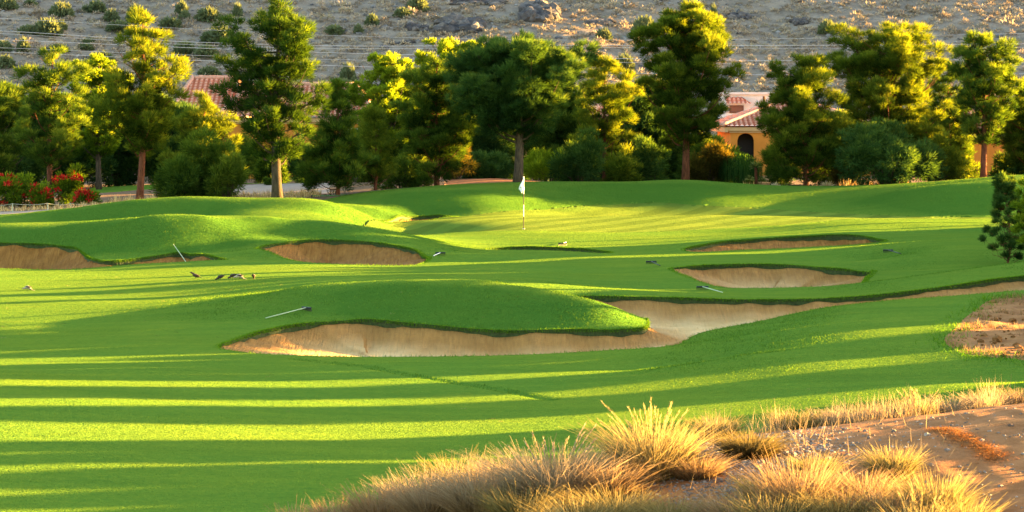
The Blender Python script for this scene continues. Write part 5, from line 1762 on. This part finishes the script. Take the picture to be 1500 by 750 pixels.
# (px, base row or depth, top row, width px, material, blades, plumes, label)
CL = [
 (955, 700, 597, 150, 'gold', 1600, 26, 'tallest bright golden grass clump with feathery plumes at the top of the mound'),
 (812, 742, 634, 190, 'straw', 2000, 14, 'big straw-coloured clump left of the tallest golden clump'),
 (1098, 671, 622, 95, 'dark', 1500, 0, 'rounded clump with a dark brown heart right of the tallest clump'),
 (705, 758, 682, 150, 'straw', 1500, 5, 'low straw clump second from the left group, below the big straw clump'),
 (632, 764, 694, 120, 'straw', 1100, 6, 'thin-tipped straw clump at the lower left edge of the mound'),
 (556, 772, 712, 110, 'rust', 900, 6, 'small rusty clump near the bottom edge with a few upright stalks'),
 (490, 778, 730, 80, 'rust', 600, 2, 'leftmost low rusty clump but one at the bottom edge'),
 (432, 780, 738, 60, 'rust', 300, 1, 'leftmost tiny rusty clump at the bottom edge'),
 (765, 772, 690, 120, 'olive', 1000, 2, 'olive clump under the big straw clump at the bottom edge'),
 (885, 735, 652, 120, 'rust', 900, 3, 'rusty clump between the big straw clump and the tallest golden clump'),
 (905, 775, 702, 130, 'olive', 1100, 0, 'olive-green clump at the bottom edge below the tallest golden clump'),
 (1020, 700, 652, 100, 'rust', 700, 2, 'thin rusty clump at the right foot of the tallest golden clump'),
 (985, 780, 716, 110, 'olive', 900, 0, 'small olive clump left of the pale gravel patch at the bottom edge'),
 (1080, 785, 706, 130, 'rust', 1000, 0, 'rusty clump below the gravel patch at the bottom edge'),
 (1170, 765, 648, 130, 'rust', 1100, 3, 'upright rusty clump right of the gravel patch'),
 (1140, 790, 700, 140, 'olive', 1100, 0, 'olive clump at the bottom edge in front of the upright rusty clump'),
 (1235, 780, 694, 150, 'olive', 1300, 0, 'wide arching olive clump at the bottom edge'),
 (1308, 705, 640, 80, 'olive', 800, 1, 'small upright clump standing alone on the bare dirt'),
 (1305, 775, 690, 130, 'rust', 1100, 0, 'rusty clump at the bottom edge below the small upright clump'),
 (1368, 770, 672, 110, 'olive', 1000, 1, 'greenish clump at the right end of the foreground clumps'),
 (1345, 800, 718, 110, 'gold', 800, 8, 'bright golden stalks at the bottom edge below the greenish clump'),
 (668, 735, 668, 100, 'olive', 800, 2, 'greenish clump behind the low straw clumps at the left end of the mound'),
 (740, 728, 655, 110, 'straw', 1000, 4, 'pale clump just left of the big straw clump'),
 (590, 752, 700, 80, 'straw', 600, 3, 'small pale clump between the thin-tipped and the small rusty clumps'),
 (850, 790, 715, 130, 'gold', 900, 3, 'golden clump at the bottom edge between the two olive clumps'),
 (1195, 700, 655, 80, 'olive', 600, 1, 'small olive clump on the dirt behind the upright rusty clump'),
 (1265, 740, 672, 110, 'rust', 900, 2, 'rusty clump between the upright rusty clump and the lone small clump'),
 (1120, 735, 684, 90, 'olive', 600, 0, 'small olive tuft on the right border of the gravel patch'),
 (1410, 790, 712, 100, 'olive', 700, 0, 'rightmost olive tuft at the bottom edge on the bare dirt'),
]
for i, (px, pb, top, w, m, n, pl, lab) in enumerate(CL):
    x, y = fpx(px, min(pb, 800))
    k = y / F
    h = (pb - top) * k * (1.12 if px > 720 else 1.4)
    grass_clump(lab, x, y, h, w * k * .66, m, 400 + i, int(n * 1.0), pl)
CB = [
 (1162, 33.2, 618, 70, 'olive', 700, 1, 'olive clump behind the crest right of the dark-hearted clump'),
 (1050, 33.0, 640, 80, 'olive', 600, 0, 'soft olive clump behind the crest left of the dark-hearted clump'),
 (1205, 33.4, 640, 60, 'straw', 500, 0, 'low pale clump behind the crest near the small dirt hump'),
 (1250, 33.5, 624, 80, 'straw', 800, 1, 'pale pinkish clump behind the crest in the middle of the row'),
 (1300, 33.7, 614, 80, 'rust', 800, 1, 'rusty clump behind the crest left of the bright stalks'),
 (1347, 33.4, 598, 50, 'gold', 350, 12, 'bright upright golden stalks behind the crest'),
 (1392, 34.0, 606, 90, 'straw', 900, 1, 'pale clump behind the crest right of the bright stalks'),
 (1445, 34.2, 606, 80, 'straw', 800, 0, 'pale low clump behind the crest second from the right'),
 (1492, 34.4, 600, 70, 'rust', 800, 1, 'rusty clump behind the crest at the right edge'),
 (1545, 34.6, 592, 80, 'rust', 700, 1, 'rusty clump behind the crest just past the right edge'),
]
for i, (px, Y, top, w, m, n, pl, lab) in enumerate(CB):
    x = (px - 750) * Y / F; k = Y / F
    h = (CZ - (top - HY) * k) - zt(x, Y)
    grass_clump(lab, x, Y, max(h, .35) * 1.1, w * k * .62, m, 460 + i, n, pl)

# thin dry grass between the clumps
rngf = np.random.default_rng(88)
n = 9000
px = rngf.uniform(400, 1420, n); Y = rngf.uniform(26.3, 34.6, n)
dens = .5 + .5 * np.sin(px * .03 + Y * 1.7) * np.sin(px * .011 - Y * .9)
dens *= np.clip((1250 - px) / 200, .10, 1) * np.where((px > 985) & (px < 1160) & (Y < 31.5), .06, 1)
ok = rngf.uniform(0, 1, n) < dens
px, Y = px[ok], Y[ok]
x = (px - 750) * Y / F; z = ZT(x, Y)
V = add_blades(x, Y, z - .01, rngf.normal(0, 1, len(x)), rngf.normal(0, 1, len(x)), rngf.uniform(.05, .26, len(x)), rngf.uniform(.01, .14, len(x)), .0042, rngf)
px = rngf.uniform(1000, 1560, 5000); Y = rngf.uniform(32.6, 35.2, 5000)
ok = rngf.uniform(0, 1, 5000) < np.clip(.15 + .9 * np.sin(px * .045 + 2 * np.sin(px * .017)) + .3 * np.sin(px * .11), .04, 1)
px, Y = px[ok], Y[ok]
x = (px - 750) * Y / F; z = ZT(x, Y)
V2 = add_blades(x, Y, z - .01, rngf.normal(0, 1, len(x)), rngf.normal(0, 1, len(x)), rngf.uniform(.1, .42, len(x)), rngf.uniform(.01, .14, len(x)), .0045, rngf)
V = np.concatenate([V, V2])
hv = np.tile([.2, .2, 1.0], len(V) // 3)
me = np_mesh('dry_ground_grass', V, np.arange(len(V)).reshape(-1, 3), col={'h': hv, 'v': np.repeat(rngf.uniform(0, 1, len(V) // 3), 3)})
tag(link_mesh('dry_ground_grass', me, FG['straw']), 'thin dry grass growing between the golden clumps', 'grass', kind='stuff')

# gravel on the mound
n = 5200
px = rngf.normal(1090, 75, n); Y = rngf.normal(29.2, 1.3, n)
px2 = rngf.uniform(900, 1560, 900); Y2 = rngf.uniform(25.8, 31.5, 900)
px = np.concatenate([px, px2]); Y = np.concatenate([Y, Y2])
x = (px - 750) * Y / F; z = ZT(x, Y) + 0.03 * wob(x, Y, 3.5, 8) + 0.02 * wob(x, Y, 9, 9) + 0.012 * wob(x, Y, 2.2, 3) + 0.03 * wob(x, Y, .55, 4)
M_GRAV = rock_mat('pale_gravel', (.16, .11, .085), (.44, .36, .29))
scatter_soup('gravel', 'pale gravel patch on the dirt mound', 'gravel', np.stack([x, Y, z], 1), .006 + RNG.gamma(2.0, .0045, len(x)), rp, M_GRAV)

# stones and rough grass on the bare slope at right
pts, sz = [], []
for i in range(260):
    px, py = RNG.uniform(1385, 1560), RNG.uniform(440, 540)
    x, y = ghit(px, py, 44, 70)
    if sdf(np.array([x]), np.array([y]), catmull(plan(DIRT_R), 6))[0] < -.1:
        pts.append((x, y, zt(x, y))); sz.append(.012 + RNG.gamma(1.4, .016))
scatter_soup('slope_stones', 'brown stones strewn over the bare dirt slope at right', 'stones', pts, sz, rp, rock_mat('brown_stone', (.20, .09, .03), (.38, .19, .075)))
pl_ = catmull(plan(DIRT_R), 6)
V = []
rngs = np.random.default_rng(91)
t_ = rngs.uniform(0, len(pl_), 3000); i_ = t_.astype(int); f_ = t_ - i_
p_ = pl_[i_ % len(pl_)] * (1 - f_[:, None]) + pl_[(i_ + 1) % len(pl_)] * f_[:, None] + rngs.normal(0, .34, (len(t_), 2)) * np.array([.6, 1.0])
z_ = ZT(p_[:, 0], p_[:, 1])
V = add_blades(p_[:, 0], p_[:, 1], z_ - .01, rngs.normal(0, 1, len(z_)), rngs.normal(0, 1, len(z_)), rngs.uniform(.02, .10, len(z_)), rngs.uniform(.01, .08, len(z_)), .008, rngs)
me = np_mesh('slope_edge_grass', V, np.arange(len(V)).reshape(-1, 3), col={'v': np.repeat(rngs.uniform(0, .8, len(V) // 3), 3)})
tag(link_mesh('slope_edge_grass', me, M_BLADE), 'rough grass along the edge of the bare dirt slope', 'grass', kind='stuff')

qx = rngs.uniform(1385, 1560, 5000); qy = rngs.uniform(50.5, 65, 5000)
x = (qx - 750) * qy / F
ok = (sdf(x, qy, pl_) < -.05) & (wob(x, qy, 1.6, 71) + .5 * wob(x, qy, 4, 72) > .12)
x, qy = x[ok], qy[ok]; z = ZT(x, qy) + 0.05 * wob(x, qy, 3.0, 18) + 0.03 * wob(x, qy, 8, 19)
V = add_blades(x, qy, z, rngs.normal(0, 1, len(x)), rngs.normal(0, 1, len(x)), rngs.uniform(.03, .16, len(x)), rngs.uniform(.02, .1, len(x)), .008, rngs)
me = np_mesh('slope_dry_grass', V, np.arange(len(V)).reshape(-1, 3), col={'h': np.tile([.1, .1, .9], len(x)), 'v': np.repeat(rngs.uniform(0, 1, len(x)), 3)})
tag(link_mesh('slope_dry_grass', me, FG['rust']), 'patches of dry grass on the bare dirt slope', 'grass', kind='stuff')

# orange pine-needle drift on the bare dirt at right
rngs = np.random.default_rng(92)
n = 2600; t = rngs.uniform(0, 1, n)
px = 1368 + (1462 - 1368) * t ** .9 + rngs.normal(0, 7 + 5 * t, n); py = 637 + (688 - 637) * t
Yq = 30.2 - 1.9 * t + rngs.normal(0, .10, n)
x = (px - 750) * Yq / F
z = ZT(x, Yq) + 0.03 * wob(x, Yq, 3.5, 8) + 0.02 * wob(x, Yq, 9, 9) + 0.012 * wob(x, Yq, 2.2, 3) + 0.03 * wob(x, Yq, .55, 4) + .006
V = add_blades(x, Yq, z, rngs.normal(0, 1, n), rngs.normal(0, 1, n), rngs.uniform(.0, .02, n), rngs.uniform(.03, .10, n), .006, rngs)
me = np_mesh('needle_litter', V, np.arange(n * 3).reshape(-1, 3), col={'v': np.repeat(rngs.uniform(0, 1, n), 3)})
tag(link_mesh('needle_litter', me, leaf_mat('orange_litter', [(0, (.24, .10, .03)), (1, (.40, .19, .07))], .2)), 'streak of orange pine needles on the bare dirt', 'litter', kind='stuff')

# ================================================================== ADDED SHADOW CASTERS: unseen evergreens right of the fairway, shaped to throw the long shadows
ce, se, te = math.cos(SUN_AZ), math.sin(SUN_AZ), math.tan(SUN_EL)


def column_mesh(seed, n=620):
    """unit evergreen shadow caster, dense and columnar: radius 1, height 1"""
    rng = np.random.default_rng(seed)
    a = rng.uniform(0, 6.28, n); zz = rng.uniform(.0, 1, n); r = np.sqrt(rng.uniform(.0, 1, n))
    prof = np.clip(np.minimum(1.0, (1.02 - zz) * 7), 0, 1) ** .6 * np.clip(.8 + zz * 2, 0, 1)
    c = np.stack([np.cos(a) * r * prof * .86, np.sin(a) * r * prof * .86, zz * .95], 1)
    ax = np.stack([np.cos(a), np.sin(a), np.full(n, .6)], 1)
    m = 34
    o = rng.normal(0, 1, (n * m, 3)); o /= np.linalg.norm(o, axis=1, keepdims=True)
    b = np.repeat(c, m, 0) + o * np.array([.17, .17, .035]) * rng.uniform(.2, 1, (n * m, 1))
    d = o * .7 + np.repeat(ax, m, 0) * .5
    d /= np.linalg.norm(d, axis=1, keepdims=True)
    d *= np.array([.16, .16, .05])
    s = np.cross(d, rng.normal(0, 1, d.shape)); s /= np.linalg.norm(s, axis=1, keepdims=True)
    s *= np.array([.034, .034, .010])
    V = np.stack([b - s, b + s, b + d], 1).reshape(-1, 3)
    V[:, 2] = np.clip(V[:, 2], 0, None)
    v = np.clip(np.repeat(rng.normal(.45, .14, n), m), 0, 1)
    return np_mesh('crown', V, np.arange(len(V)).reshape(-1, 3), col={'v': np.repeat(v, 3)})


col_me = [column_mesh(s) for s in (1, 2)]
trunk_me = None
ncol = [0]


def column_tree(s, tc, r, hc, lift=None):
    """stands where the sun ray of cross-position s passes at distance tc along the light"""
    global trunk_me
    x = tc * ce - s * se; y = tc * se + s * ce
    z = zt(x, y)
    root = empty('shadow_evergreen', (x, y, z - .05))
    tag(root, 'dense columnar evergreen added out of view right of the fairway to cast its shadow bands', 'tree', 'evergreens added right of the fairway as shadow casters')
    o = bpy.data.objects.new('crown', col_me[ncol[0] % 2]); C.objects.link(o)
    if not o.data.materials: o.data.materials.append(LEAF['dark'])
    c0 = 0.0 if lift is None else lift - z
    o.parent = root; o.location = (0, 0, c0); o.scale = (r, r, hc - z + .1 - c0); o.rotation_euler = (0, 0, ncol[0] * 1.3)
    if trunk_me is None:
        t0 = MB().tube([(0, 0, -.3), (0, 0, 1.0), (0, 0, 2.2)], [.16, .13, .05], 8)
        tt = t0.build('trunk', BARK_D, root)
        trunk_me = tt.data
    else:
        tt = bpy.data.objects.new('trunk', trunk_me); C.objects.link(tt); tt.parent = root
    if lift is not None: tt.scale = (1, 1, max(1.0, (c0 + .8) / 2.2))
    ncol[0] += 1


def shade(s0, s1, tau, tc, low=None):
    """row of evergreens whose shadows cover the cross-positions s0..s1; tau sets how far they reach"""
    w = s1 - s0
    n = max(1, round(w / 1.7)); r = w / n / 2
    for i in range(n):
        column_tree(s0 + r * (2 * i + 1), tc + RNG.uniform(-1, 1) * .8, r * 1.15, tc * te + tau + RNG.uniform(-.08, .08), None if low is None else tc * te + low)


for s0, s1, tau, tc in ((29.5, 33.2, -.6, 42), (33.0, 37.85, -.5, 44), (38.15, 40.7, -.45, 44), (42.7, 45.2, -.45, 45), (46.4, 48.6, -.45, 45.5), (49.9, 54.6, -.7, 47),
                        (54.6, 56.2, -1.75, 48), (56.3, 58.3, -1.35, 49), (67.6, 72.2, -2.2, 54), (72.3, 73.6, -1.6, 55), (74.2, 75.0, -1.8, 56), (75.0, 77.4, -2.7, 56.5), (77.6, 78.4, -2.0, 57),
                        (78.4, 81.3, -3.0, 58), (66, 81.4, -3.3, 60.5), (83.4, 85.2, -2.4, 61), (85.2, 90.8, -2.3, 64), (116.4, 119.3, -3.6, 80), (120.0, 125.5, -3.8, 82)):
    shade(s0, s1, tau, tc)
# these stand on bare trunks: light passes below their crowns
for s0, s1, tau, low in ((58.4, 60.3, -1.25, -2.4), (60.3, 61.4, -1.15, -2.15), (61.4, 62.4, -1.1, -1.85), (62.4, 63.6, -1.0, -1.6), (63.6, 67.0, -.9, -1.45)):
    shade(s0, s1, tau, 51, low=low)
shade(91.0, 94.6, -2.3, 64, low=-3.7)
shade(57.6, 66.2, -3.05, 54)

cam.dof.use_dof = True
cam.dof.focus_distance = 105
cam.dof.aperture_fstop = 14.0
